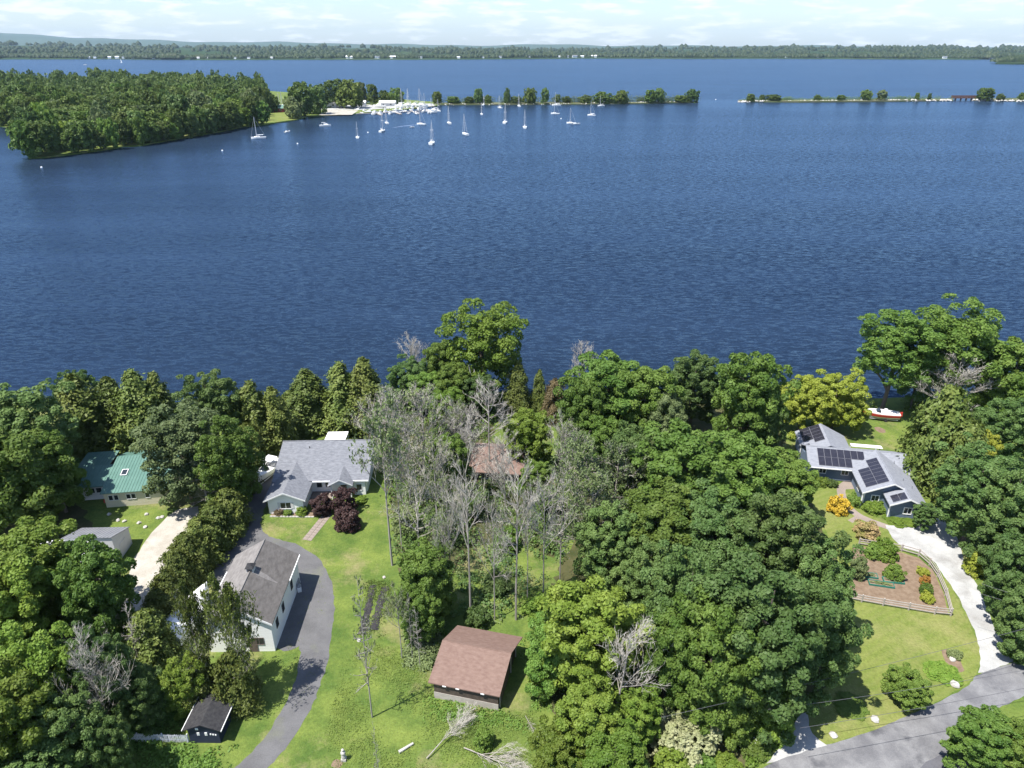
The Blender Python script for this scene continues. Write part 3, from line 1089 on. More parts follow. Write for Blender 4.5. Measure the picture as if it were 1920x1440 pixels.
def plant(name, pos, H, W, kind, leaf=None, label=None, cat='tree', group=None, clear=None, var=None, rz=None):
    """a tree or shrub thing: trunk and crown parts, H high and W wide"""
    shape, nv = SHAPES[kind]
    leaf = leaf or {'maple': 'maple', 'dark': 'dark', 'bright': 'bright', 'lime': 'lime', 'poplar': 'bright', 'cedar': 'cedar', 'juniper': 'cedar', 'shrub': 'maple'}[kind]
    _ct[0] += 1
    asp = H / (W / 2)
    if shape in ('round', 'fine', 'airy', 'shrub'):
        lim = {'round': (1.65, 2.3), 'fine': (1.65, 2.3), 'airy': (1.8, 2.4), 'shrub': (1.3, 1.9)}[shape]
        var = 2 * ((asp > lim[0]) + (asp > lim[1])) + _ct[0] % 2
    else:
        var = _ct[0] % nv if var is None else var
    e = empty(name, pos, random.uniform(0, 6.28) if rz is None else rz, label, cat, group)
    clear = {'cedar': .04, 'juniper': .03, 'shrub': .0}.get(kind, .14) if clear is None else clear
    cr = link('crown', crown_for(shape, leaf, var), None, e)
    cr.scale = (W / 2, W / 2, H * (1 - clear))
    cr.location = (0, 0, H * clear)
    if kind != 'shrub':
        tm = POLE if kind in ('cedar', 'juniper') else TRUNKS[_ct[0] % 3]
        tr = link('trunk', tm, None, e)
        s_ = min(W * .5, H * .33)
        tr.scale = (s_, s_, H * .96)
    return e


DEADS = []
for sd_, kw in ((1, dict(trunk_clear=.45, up=(.25, .9))), (2, dict(trunk_clear=.5, nb=17, up=(.2, .8))), (3, dict(trunk_clear=.35, nb=24, up=(.2, .85))), (4, dict(trunk_clear=.3, nb=24, dens=1.25, up=(.4, 1.1))), (5, dict(trunk_clear=.2, nb=26, dens=1.25, up=(.35, 1.1))), (6, dict(trunk_clear=.25, nb=40, dens=.5, spread=.42, up=(-.2, .6)))):
    mb, tv, tf, tips = skeleton(sd_, **kw)
    DEADS.append((mb.mesh('trunk', M['dead']), np_mesh('twigs', np.array(tv), np.array(tf).ravel(), np.full(len(tf), 3), M['twig']), tips))
_sparse = {}


def dead_tree(name, pos, H, W, var, label, leaf=None, frac=.35, lean=(0, 0), rz=None, group=None):
    """bare tree: trunk with its limbs, twigs, and sometimes a thin veil of leaves"""
    e = empty(name, pos, random.uniform(0, 6.28) if rz is None else rz, label, 'tree', group)
    e.rotation_euler = (lean[0], lean[1], e.rotation_euler.z)
    tm, wm, tips = DEADS[var]
    sx = W / .70
    for nm, me in (('trunk', tm), ('twigs', wm)):
        o = link(nm, me, None, e)
        o.scale = (sx, sx, H)
    if leaf:
        key = (var, leaf, frac)
        if key not in _sparse:
            r = np.random.default_rng(var + 5)
            sel = tips[r.random(len(tips)) < frac]
            sel = np.repeat(sel, 3, 0) + r.normal(size=(len(sel) * 3, 3)) * .008
            _sparse[key] = leaf_mesh('leaves', quads(sel, unit(r.normal(size=sel.shape) + np.array([0, 0, .6])), .0115, r), LEAF[leaf])
        o = link('leaves', _sparse[key], None, e)
        o.scale = (sx, sx, H)
    return e


def width_at(px_w, pos, z):
    return px_w * depth_of(pos.x, pos.y, z) / F_PX

# ---------------------------------------------------------------- building helpers
def gable_walls(u0, u1, v0, v1, ze, zr, axis='v', z0=-.1, ridge=None):
    """solid with a ridge along v (gables face -v and +v) or along u"""
    mb = MB()
    if axis == 'v':
        um = (u0 + u1) / 2
        prof = [(u0, z0), (u1, z0), (u1, ze), (um, zr), (u0, ze)]
        a, b = [(p[0], v0, p[1]) for p in prof], [(p[0], v1, p[1]) for p in prof]
    else:
        vm = (v0 + v1) / 2 if ridge is None else ridge
        prof = [(v0, z0), (v1, z0), (v1, ze), (vm, zr), (v0, ze)]
        a, b = [(u1, p[0], p[1]) for p in prof], [(u0, p[0], p[1]) for p in prof]
    mb.add(a + b, [(0, 1, 2, 3, 4), (9, 8, 7, 6, 5)] + [(i, i + 5, (i + 1) % 5 + 5, (i + 1) % 5) for i in range(5)])
    return mb


def window(parent, o, a, n, w, h, cols=2, frame=None, shutters=None, fw=.09):
    """window part: frame and mullions, its panes as sub-parts; o is the middle of its lower edge"""
    o, a, n = Vector(o), Vector(a).normalized(), Vector(n).normalized()
    mb = MB()
    mb.obox(o, a, n, -w / 2 - fw, -w / 2, -fw, h + fw, -.05, .05)
    mb.obox(o, a, n, w / 2, w / 2 + fw, -fw, h + fw, -.05, .05)
    mb.obox(o, a, n, -w / 2, w / 2, h, h + fw, -.05, .05)
    mb.obox(o, a, n, -w / 2, w / 2, -fw, 0, -.05, .07)
    for k in range(1, cols):
        x = -w / 2 + w * k / cols
        mb.obox(o, a, n, x - .035, x + .035, 0, h, -.05, .045)
    f = mb.build('window', frame or M['trim'], parent)
    for k in range(cols):
        x0, x1 = -w / 2 + w * k / cols + (.035 if k else 0), -w / 2 + w * (k + 1) / cols - (.035 if k < cols - 1 else 0)
        MB().obox(o, a, n, x0, x1, 0, h, -.03, .015).build('pane', M['glass'], f)
    if shutters:
        for s in (-1, 1):
            x0 = s * (w / 2 + fw + .02)
            sb = MB()
            sb.obox(o, a, n, min(x0, x0 + s * .34), max(x0, x0 + s * .34), -.05, h + .05, -.01, .04)
            for k in range(7):
                zz = .02 + k * h / 7
                sb.obox(o, a, n, min(x0, x0 + s * .34) + .05, max(x0, x0 + s * .34) - .05, zz, zz + .06, .04, .055)
            sb.build('shutter', shutters, parent)
    return f


def boards(parent, o, a, n, prof, m, pitch=.26):
    """lapped boards on a wall: prof(z) gives the span along a at height z, or None"""
    mb = MB()
    z = .15
    while True:
        s_ = prof(z + pitch * .95)
        if s_ is None or s_[1] - s_[0] < .15:
            break
        mb.obox(o, a, n, s_[0], s_[1], z, z + pitch * .93, .002, .022)
        z += pitch
    return tag(mb.build('siding', m, parent), kind='stuff')


def seams(parent, pts_fn, count, m, w=.035, h=.045):
    """raised seams on a metal roof, joined: pts_fn(k) gives the two ends"""
    mb = MB()
    for k in range(count):
        a, b = [Vector(p) for p in pts_fn(k)]
        d = (b - a).normalized()
        sd_ = Vector((-d.y, d.x, 0)).normalized() * w
        q = [a - sd_, a + sd_, b + sd_, b - sd_]
        mb.add(q + [p + Vector((0, 0, h)) for p in q], [(4, 5, 6, 7), (0, 1, 5, 4), (1, 2, 6, 5), (2, 3, 7, 6), (3, 0, 4, 7)])
    return tag(mb.build('roof_seam', m, parent), kind='stuff')


X, Y_, Z_ = Vector((1, 0, 0)), Vector((0, 1, 0)), Vector((0, 0, 1))

# ---------------------------------------------------------------- white house with grey roof
wh = empty('white_house', (-37.3, 90.2, 0), R(2.2), 'white one-storey house with a broad pale grey shingle roof and front wing', 'house')
# local frame: u right, v away from the camera; main body v 4.6..20.6, wing v 0..
wz = .25
gable_walls(0, 14.2, 5.6, 14.9, 2.75, 5.05, 'u', ridge=13.0).build('main_wall', M['white_wall'], wh)
gable_walls(0, 5.3, 0, 9, 2.6, 3.85, 'v').build('wing_wall', M['white_wall'], wh)
mr = MB()   # main roof: front and back slope
RZ, RV, EZ = 5.35, 13.0, 2.88
mr.slab([(-.5, 4.55, EZ), (14.75, 4.55, EZ), (14.75, RV, RZ), (-.5, RV, RZ)], .16)
mr.slab([(-.5, RV, RZ), (14.75, RV, RZ), (14.75, 15.4, 3.35), (-.5, 15.4, 3.35)], .16)
mroof = mr.build('roof', M['grey_shingle'], wh)
MB().tube([(-.5, RV, RZ + .02), (14.75, RV, RZ + .02)], .10, 5).build('ridge_cap', M['grey_shingle'], mroof)
MB().tube([(4.2, 11.4, 4.85), (4.2, 11.4, 5.25)], .07, 6).build('vent_pipe', M['black'], mroof)
MB().tube([(11.8, 8.6, 4.0), (11.8, 8.6, 4.35)], .07, 6).build('vent_pipe', M['black'], mroof)
w2 = MB()
w2.slab([(-.55, -.5, 2.62), (2.65, -.5, 4.06), (2.65, 8.6, 4.06), (-.55, 6.3, 2.62)], .15)
w2.slab([(2.65, -.5, 4.06), (5.85, -.5, 2.62), (5.85, 6.3, 2.62), (2.65, 8.6, 4.06)], .15)
w2.build('wing_roof', M['grey_shingle'], wh)
# fascia boards on the wing rake
for s_, u0, u1 in ((1, -.55, 2.65), (-1, 2.65, 5.85)):
    za, zb = (2.62, 4.06) if s_ == 1 else (4.06, 2.62)
    MB().add([(u0, -.53, za - .2), (u1, -.53, zb - .2), (u1, -.53, zb + .03), (u0, -.53, za + .03), (u0, -.503, za - .2), (u1, -.503, zb - .2), (u1, -.503, zb + .03), (u0, -.503, za + .03)],
           [(0, 1, 2, 3), (7, 6, 5, 4), (0, 4, 5, 1), (3, 2, 6, 7), (1, 5, 6, 2), (0, 3, 7, 4)]).build('fascia', M['trim'], wh)
MB().box(5.86, 14.7, 4.42, 4.54, 2.62, 2.86).build('gutter', M['trim'], wh)
# porch and entry gable
eg = MB()
eg.slab([(8.5, 3.2, 2.78), (10.4, 3.2, 3.82), (10.4, 7.4, 3.82), (8.5, 5.2, 2.78)], .12)
eg.slab([(10.4, 3.2, 3.82), (12.4, 3.2, 2.78), (12.4, 5.2, 2.78), (10.4, 7.4, 3.82)], .12)
eg.build('entry_roof', M['grey_shingle'], wh)
MB().add([(8.75, 3.55, 2.70), (12.15, 3.55, 2.70), (10.4, 3.55, 3.62), (8.75, 3.75, 2.70), (12.15, 3.75, 2.70), (10.4, 3.75, 3.62)], [(0, 1, 2), (5, 4, 3), (0, 3, 4, 1), (1, 4, 5, 2), (2, 5, 3, 0)]).build('entry_gable', M['white_wall'], wh)
for u0, u1, za, zb in ((8.5, 10.4, 2.78, 3.82), (10.4, 12.4, 3.82, 2.78)):
    MB().add([(u0, 3.17, za - .16), (u1, 3.17, zb - .16), (u1, 3.17, zb + .03), (u0, 3.17, za + .03), (u0, 3.198, za - .16), (u1, 3.198, zb - .16), (u1, 3.198, zb + .03), (u0, 3.198, za + .03)],
           [(0, 1, 2, 3), (7, 6, 5, 4), (0, 4, 5, 1), (3, 2, 6, 7), (1, 5, 6, 2), (0, 3, 7, 4)]).build('fascia', M['trim'], wh)
for u in (8.95, 11.95):
    MB().box(u - .09, u + .09, 3.55, 3.73, 0, 2.69).build('porch_post', M['trim'], wh)
MB().box(12.3, 14.05, 4.7, 5.75, 0, 2.7).build('bay_wall', M['white_wall'], wh)
MB().box(5.4, 9.0, 3.6, 5.55, 0, .22).build('porch_floor', PAVE, wh)
window(wh, (2.65, 0, .95), X, -Y_, 1.55, 1.05, 2, M['trim'], M['grey_wall'])
window(wh, (6.6, 5.6, 1.0), X, -Y_, .8, 1.0, 1)
window(wh, (8.0, 5.6, 1.0), X, -Y_, .8, 1.0, 1)
dr = MB().box(10.0, 10.9, 5.5, 5.58, .05, 2.1).build('door', M['dark_wood'], wh)
MB().box(10.74, 10.82, 5.44, 5.5, 1.0, 1.1).build('handle', M['alu'], dr)
window(wh, (13.1, 4.7, .9), X, -Y_, .8, 1.1, 1)
MB().slab([(5.3, 15.0, 3.2), (8.9, 15.0, 3.2), (8.9, 20.4, 2.9), (5.3, 20.4, 2.9)], .1).build('awning', M['trim'], wh)
for u in (5.45, 8.75):
    MB().box(u - .07, u + .07, 20.1, 20.24, 0, 2.79).build('awning_post', M['trim'], wh)

# ---------------------------------------------------------------- white garage
ga = empty('white_garage', (-36.1, 62.55, 0), R(1.2), 'tall white garage with a weathered grey gable roof and ridge cupola', 'garage')
gable_walls(.35, 7.95, 0, 12.0, 4.5, 6.85, 'v').build('wall', M['white_wall'], ga)
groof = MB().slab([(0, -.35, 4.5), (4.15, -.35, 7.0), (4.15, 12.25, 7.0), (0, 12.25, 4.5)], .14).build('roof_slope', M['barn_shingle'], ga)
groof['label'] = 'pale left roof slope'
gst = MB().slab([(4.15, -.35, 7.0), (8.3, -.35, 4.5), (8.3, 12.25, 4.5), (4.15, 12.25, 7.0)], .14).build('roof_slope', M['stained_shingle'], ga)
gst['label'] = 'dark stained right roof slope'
zs = lambda u: 7.0 - (u - 4.15) * 2.5 / 4.15 + .004
MB().add([(4.5, 6.0, zs(4.5)), (4.5, 6.9, zs(4.5)), (6.0, 6.55, zs(6.0)), (7.4, 6.0, zs(7.4)), (6.0, 5.85, zs(6.0))], [(0, 4, 3, 2, 1)]).build('washed_streak', M['barn_shingle'], gst)
MB().tube([(4.15, -.35, 7.0), (4.15, 12.25, 7.0)], .09, 5).build('ridge_cap', M['barn_shingle'], groof)
for u0, u1, za, zb in ((0, 4.15, 4.5, 7.0), (4.15, 8.3, 7.0, 4.5)):
    MB().add([(u0, -.40, za - .24), (u1, -.40, zb - .24), (u1, -.40, zb + .04), (u0, -.40, za + .04), (u0, -.353, za - .24), (u1, -.353, zb - .24), (u1, -.353, zb + .04), (u0, -.353, za + .04)],
           [(0, 1, 2, 3), (7, 6, 5, 4), (0, 4, 5, 1), (3, 2, 6, 7), (1, 5, 6, 2), (0, 3, 7, 4)]).build('fascia', M['trim'], ga)
MB().box(8.31, 8.42, 7.2, 12.2, 4.36, 4.50).build('gutter', M['trim'], ga)
MB().box(-.12, -.01, 4.2, 9.0, 4.36, 4.50).build('gutter', M['trim'], ga)
cu = MB().box(3.75, 4.55, 6.0, 6.9, 6.6, 7.45).build('cupola', M['grey_wall'], ga)
MB().add([(3.6, 5.85, 7.45), (4.7, 5.85, 7.45), (4.7, 7.05, 7.45), (3.6, 7.05, 7.45), (4.15, 6.45, 7.95)], [(0, 1, 4), (1, 2, 4), (2, 3, 4), (3, 0, 4), (3, 2, 1, 0)]).build('cupola_roof', M['black_shingle'], cu)
for k in range(4):
    MB().box(3.85, 4.45, 5.96, 5.999, 6.95 + k * .12, 7.01 + k * .12).build('louvre', M['dark_wood'], cu)
for v in (2.0, 4.6, 8.6):
    window(ga, (7.95, v, 2.0), Y_, X, .75, 1.15, 1, M['dark_wood'], fw=.05)
window(ga, (6.3, 0, 1.15), X, -Y_, 1.0, .95, 2, M['dark_wood'], fw=.06)
window(ga, (4.3, 0, 3.6), X, -Y_, 1.1, 1.0, 2, M['dark_wood'], fw=.06)
MB().box(5.0, 6.0, -.06, -.002, .02, 2.05).build('door', M['dark_wood'], ga)
MB().box(8.0, 8.12, 10.2, 11.4, .0, 1.3).build('meter_box', M['grey_metal'], ga)

# ---------------------------------------------------------------- brown shed with wide roof
bs = empty('brown_shed', (-8.55, 56.03, 0), R(-13.6), 'small dark brown shed with a broad brown-red shingle roof on the meadow', 'shed')
gable_walls(0, 7.25, 0, 8.3, 2.35, 3.95, 'u').build('wall', M['brown_wall'], bs)
MB().box(-.03, 7.28, -.035, -.004, 0, .95).build('foundation_wall', M['tan_wall'], bs)
br = MB()
br.slab([(-.55, -.25, 2.45), (7.5, -.25, 2.45), (7.75, 4.15, 4.35), (-.3, 4.15, 4.35)], .12)
br.slab([(-.3, 4.15, 4.35), (7.75, 4.15, 4.35), (8.0, 8.6, 2.45), (-.0, 8.6, 2.45)], .12)
brf = br.build('roof', M['red_shingle'], bs)
MB().tube([(-.3, 4.15, 4.34), (7.75, 4.15, 4.34)], .07, 5).build('ridge_cap', M['red_shingle'], brf)
MB().box(7.252, 7.30, 1.2, 4.6, .02, 2.25).build('door', M['dark_wood'], bs)
for v in (.35, 5.3, 7.7):
    MB().box(7.30, 7.42, v, v + .14, 0, 2.4).build('post', M['wood'], bs)
for u in (1.1, 2.6, 5.4):
    MB().box(u, u + .4, -.33, -.26, 2.32, 2.42).build('eave_bracket', M['trim'], bs)

# ---------------------------------------------------------------- house with the brown roof among the trees
hb = empty('hidden_house', G(884, 905), R(-6), 'low house with a brown-red roof half hidden by bare trees', 'house')
gable_walls(0, 8.2, 0, 8.4, 2.5, 4.1, 'u').build('wall', M['brown_wall'], hb)
hr_ = MB()
hr_.slab([(-.4, -.5, 2.45), (8.6, -.5, 2.45), (8.6, 4.2, 4.4), (-.4, 4.2, 4.4)], .14)
hr_.slab([(-.4, 4.2, 4.4), (8.6, 4.2, 4.4), (8.6, 8.9, 2.45), (-.4, 8.9, 2.45)], .14)
hrf = hr_.build('roof', M['red_shingle'], hb)
MB().box(6.3, 6.9, 4.6, 5.2, 3.9, 5.0).build('chimney', M['stone'], hrf)
window(hb, (2.4, 0, 1.0), X, -Y_, 1.2, 1.0, 2)
window(hb, (5.8, 0, 1.0), X, -Y_, 1.2, 1.0, 2)

# ---------------------------------------------------------------- cottage with green metal roof
gc = empty('green_roofed_cottage', (-63.2, 91.85, 0), R(8.2), 'cream cottage with a pale green metal roof and a skylight', 'house')
gable_walls(0, 9.4, 0, 12.2, 2.75, 2.8, 'u').build('wall', M['cream_wall'], gc)
gm = MB()
gm.slab([(-.35, -.3, 2.75), (9.75, -.3, 2.75), (9.75, 8.5, 4.25), (-.35, 8.5, 4.25)], .1)
gm.slab([(-.35, 8.5, 4.25), (9.75, 8.5, 4.25), (9.75, 12.6, 2.75), (-.35, 12.6, 2.75)], .1)
gmr = gm.build('roof', M['green_metal'], gc)
MB().add([(0, .02, 2.7), (0, 12.2, 2.7), (0, 8.5, 4.1), (.12, .02, 2.7), (.12, 12.2, 2.7), (.12, 8.5, 4.1)], [(0, 1, 2), (5, 4, 3), (0, 2, 5, 3), (1, 4, 5, 2)]).build('gable', M['cream_wall'], gc)
MB().add([(9.4, .02, 2.7), (9.4, 12.2, 2.7), (9.4, 8.5, 4.1), (9.28, .02, 2.7), (9.28, 12.2, 2.7), (9.28, 8.5, 4.1)], [(0, 2, 1), (3, 4, 5), (0, 3, 5, 2), (1, 2, 5, 4)]).build('gable', M['cream_wall'], gc)
seams(gmr, lambda k: ((-.1 + .47 * k, -.3, 2.755), (-.1 + .47 * k, 8.5, 4.255)), 21, M['green_metal'])
slope = Vector((0, 8.8, 1.5)).normalized()
so = Vector((2.0, 3.55, 3.41))
skn = Vector((0, -1.5, 8.8)).normalized()
skl = MB()
a_ = [so - X * .5 + slope * 0, so + X * .5, so + X * .5 + slope * 1.45, so - X * .5 + slope * 1.45]
skl.add([p + skn * .02 for p in a_] + [p + skn * .16 for p in a_], [(4, 5, 6, 7), (0, 1, 5, 4), (1, 2, 6, 5), (2, 3, 7, 6), (3, 0, 4, 7)])
skf = skl.build('skylight', M['grey_wall'], gmr)
b_ = [so - X * .38 + slope * .14, so + X * .38 + slope * .14, so + X * .38 + slope * 1.3, so - X * .38 + slope * 1.3]
MB().add([p + skn * .165 for p in b_], [(0, 1, 2, 3)]).build('pane', M['glass'], skf)
for u in (.95, 1.75, 3.55, 4.3, 6.35):
    window(gc, (u, 0, 1.3), X, -Y_, .58, .85, 1, M['trim'], fw=.06)
# left wing and the lower roof behind it
gable_walls(-4.6, -.02, 2.6, 8.0, 2.6, 2.65, 'u').build('wing_wall', M['grey_wall'], gc)
gwr = MB()
gwr.slab([(-4.95, 2.2, 2.6), (-.37, 2.2, 2.6), (-.37, 7.2, 3.55), (-4.4, 7.2, 3.55)], .1)
gwf = gwr.build('wing_roof', M['green_metal'], gc)
seams(gwf, lambda k: ((-4.7 + .47 * k, 2.2, 2.605), (-4.6 + .46 * k, 7.2, 3.555)), 9, M['green_metal'])
window(gc, (-2.75, 2.6, 1.25), X, -Y_, .8, .85, 1, M['trim'], fw=.06)
window(gc, (-1.7, 2.6, 1.25), X, -Y_, .8, .85, 1, M['trim'], fw=.06)
MB().box(-6.6, -1.4, 7.6, 11.4, 0, 2.3).build('rear_wall', M['brown_wall'], gc)
grr = MB()
grr.slab([(-7.2, 7.25, 2.4), (-2.2, 7.25, 2.4), (-1.2, 11.6, 3.6), (-6.2, 11.6, 3.6)], .1)
grf = grr.build('rear_roof', M['green_metal'], gc)
seams(grf, lambda k: ((-7.0 + .47 * k, 7.25, 2.405), (-6.0 + .47 * k, 11.6, 3.605)), 10, M['green_metal'])
MB().box(-.9, -.55, 1.35, 1.7, 0, .55).build('step', M['red'], gc)

# ---------------------------------------------------------------- white metal shed, left
ms = empty('metal_shed', (-61.2, 78.5, 0), R(2), 'pale metal shed with a ribbed grey roof beside the gravel track', 'shed')
msw = MB()
msw.add([(0, 0, 0), (6.4, 0, 0), (6.4, 4.3, 0), (0, 4.3, 0), (0, 0, 4.35), (6.4, 0, 4.35), (6.4, 4.3, 2.75), (0, 4.3, 2.75)],
        [(0, 3, 2, 1), (4, 5, 6, 7), (0, 1, 5, 4), (1, 2, 6, 5), (2, 3, 7, 6), (3, 0, 4, 7)]).build('wall', M['grey_wall'], ms)
msr = MB().slab([(-.3, -.15, 4.46), (6.5, -.15, 4.46), (6.5, 4.6, 2.70), (-.3, 4.6, 2.70)], .08).build('roof', M['grey_metal'], ms)
seams(msr, lambda k: ((-.1 + .5 * k, -.15, 4.465), (-.1 + .5 * k, 4.6, 2.705)), 14, M['grey_metal'])
MB().box(6.402, 6.44, 1.2, 2.9, .05, 2.2).build('door', M['grey_wall'], ms)

ws = empty('white_outbuilding', G(70, 1085), R(5), 'small pale roofed outbuilding glimpsed through the leaves at far left', 'shed')
gable_walls(0, 6.2, 0, 4.6, 2.6, 3.7, 'u').build('wall', M['grey_wall'], ws)
wr = MB()
wr.slab([(-.3, -.35, 2.58), (6.5, -.35, 2.58), (6.5, 2.3, 3.85), (-.3, 2.3, 3.85)], .1)
wr.slab([(-.3, 2.3, 3.85), (6.5, 2.3, 3.85), (6.5, 4.95, 2.58), (-.3, 4.95, 2.58)], .1)
wr.build('roof', M['trim'], ws)

# ---------------------------------------------------------------- navy shed and picket fence
ns = empty('navy_shed', (-33.2, 50.4, 0), R(-1), 'small dark navy garden shed with black roof and white trim', 'shed')
gable_walls(0, 3.15, 0, 3.7, 2.1, 2.75, 'v').build('wall', M['navy_wall'], ns)
nr = MB()
nr.slab([(-.4, -.25, 2.08), (1.58, -.25, 2.92), (1.58, 4.0, 2.92), (-.4, 4.0, 2.08)], .1)
nr.slab([(1.58, -.25, 2.92), (3.55, -.25, 2.08), (3.55, 4.0, 2.08), (1.58, 4.0, 2.92)], .1)
nr.build('roof', M['black_shingle'], ns)
MB().box(3.56, 3.63, -.25, 4.0, 1.98, 2.10).build('fascia', M['trim'], ns)
MB().box(-.48, -.41, -.25, 4.0, 1.98, 2.10).build('fascia', M['trim'], ns)
for u, z, w, h in ((1.05, 1.15, .26, .42), (1.85, 1.15, .26, .42), (1.0, 1.95, .30, .26)):
    f_ = MB().box(u - w / 2, u + w / 2, -.05, -.002, z, z + h).build('window', M['trim'], ns)
    MB().box(u - w / 2 + .05, u + w / 2 - .05, -.062, -.052, z + .05, z + h - .05).build('pane', M['grey_wall'], f_)
for k in range(3):
    MB().box(2.25 + k * .25, 2.40 + k * .25, -.05, -.002, 1.25 - .04 * k, 1.42 - .04 * k).build('sign_plate', M['trim'], ns)
pf = empty('picket_fence', (-41.3, 50.62, 0), R(-1.4), 'white picket fence in deep shade left of the navy shed', 'fence')
for z in (.3, .85):
    MB().box(0, 7.9, .02, .06, z, z + .09).build('rail', M['picket'], pf)
pk = MB()
pk.add([(-.045, -.012, 0), (.045, -.012, 0), (.045, .012, 0), (-.045, .012, 0), (-.045, -.012, 1.08), (.045, -.012, 1.08), (.045, .012, 1.08), (-.045, .012, 1.08), (0, -.012, 1.2), (0, .012, 1.2)],
       [(0, 1, 5, 8, 4), (3, 7, 9, 6, 2), (0, 3, 2, 1), (1, 2, 6, 5), (5, 6, 9, 8), (8, 9, 7, 4), (4, 7, 3, 0)])
pkm = pk.mesh('picket', M['picket'])
for k in range(54):
    o = link('picket', pkm, None, pf)
    o.location = (.06 + k * .146, random.uniform(-.005, .005), random.uniform(-.03, .0))
    o.rotation_euler = (random.uniform(-.03, .03), random.uniform(-.02, .02), 0)
for u in (0, 2.6, 5.2, 7.85):
    MB().box(u - .05, u + .05, .06, .16, 0, 1.15).build('post', M['picket'], pf)

# ---------------------------------------------------------------- blue house with solar panels
bh = empty('blue_house', (54.85, 92.5, 0), R(-10), 'slate-blue house with pale grey roofs carrying black solar panels', 'house')
zb, ze = 4.8, 2.72           # ridge and eave
# A: long middle range, ridge along u at v = 9.65
gable_walls(-6.9, 8.2, 6.9, 12.4, 2.5, 4.2, 'u').build('middle_wall', M['blue_wall'], bh)
ra = MB()
ra.slab([(-7.3, 5.9, 2.72), (.2, 5.9, 2.72), (8.55, 5.9, 2.72), (8.55, 9.65, 4.5), (-7.3, 9.65, 4.5)], .14)
ra.slab([(-7.3, 9.65, 4.5), (8.55, 9.65, 4.5), (8.55, 13.4, 2.72), (-7.3, 13.4, 2.72)], .14)
raf = ra.build('middle_roof', M['lt_shingle'], bh)
MB().tube([(-7.3, 9.65, 4.5), (8.55, 9.65, 4.5)], .08, 5).build('ridge_cap', M['lt_shingle'], raf)
MB().box(-7.3, -.6, 5.78, 5.89, 2.56, 2.70).build('gutter', M['trim'], bh)
# B and C: the two stepped front gables, right slope in one plane
sB = (zb - ze) / 4.4
zBR = lambda u: zb - (u - 3.7) * sB
gable_walls(.0, 7.4, 0, 8.0, 2.55, 4.45, 'v').build('front_wall', M['blue_wall'], bh)
gable_walls(2.95, 7.75, -2.75, 2.0, 2.55, 3.72, 'v').build('end_wall', M['blue_wall'], bh)
rb = MB()
rb.slab([(-.6, -.7, ze), (3.7, -.7, zb), (3.7, 9.9, zb), (-.6, 5.88, ze)], .14)
rb.slab([(3.7, -.7, zb), (5.3, -.7, zBR(5.3)), (5.3, -3.5, zBR(5.3)), (8.15, -3.5, zBR(8.15)), (8.15, 9.9, zBR(8.15)), (3.7, 9.9, zb)], .14)
rb.slab([(2.55, -3.5, ze), (5.297, -3.5, zBR(5.3)), (5.297, -.1, zBR(5.3)), (2.55, -.1, ze)], .14)
rbf = rb.build('front_roof', M['lt_shingle'], bh)
MB().tube([(3.7, -.7, zb), (3.7, 9.9, zb)], .08, 5).build('ridge_cap', M['lt_shingle'], rbf)
MB().tube([(5.3, -3.5, zBR(5.3)), (5.3, -.4, zBR(5.3))], .08, 5).build('ridge_cap', M['lt_shingle'], rbf)
for u, v in ((6.1, 7.6), (5.9, 2.3), (6.9, 1.0)):
    MB().tube([(u, v, zBR(u) - .1), (u, v, zBR(u) + .42)], .06, 6).build('vent_pipe', M['grey_metal'], rbf)
for u0, za, u1, zb_, v in ((-.6, ze, 3.7, zb, -.7), (3.7, zb, 5.29, zBR(5.29), -.7), (2.55, ze, 5.3, zBR(5.3), -3.5), (5.3, zBR(5.3), 8.15, zBR(8.15), -3.5)):
    MB().add([(u0, v - .045, za - .2), (u1, v - .045, zb_ - .2), (u1, v - .045, zb_ + .03), (u0, v - .045, za + .03), (u0, v - .003, za - .2), (u1, v - .003, zb_ - .2), (u1, v - .003, zb_ + .03), (u0, v - .003, za + .03)],
           [(0, 1, 2, 3), (7, 6, 5, 4), (0, 4, 5, 1), (3, 2, 6, 7), (1, 5, 6, 2), (0, 3, 7, 4)]).build('fascia', M['trim'], bh)
for u, v in ((-.06, -.06), (2.88, -2.82), (7.72, -2.82)):
    MB().box(u, u + .16, v, v + .16, 0, 2.5).build('corner_board', M['trim'], bh)
MB().box(-.5, -.34, -.62, -.46, 0, 2.6).build('porch_post', M['trim'], bh)
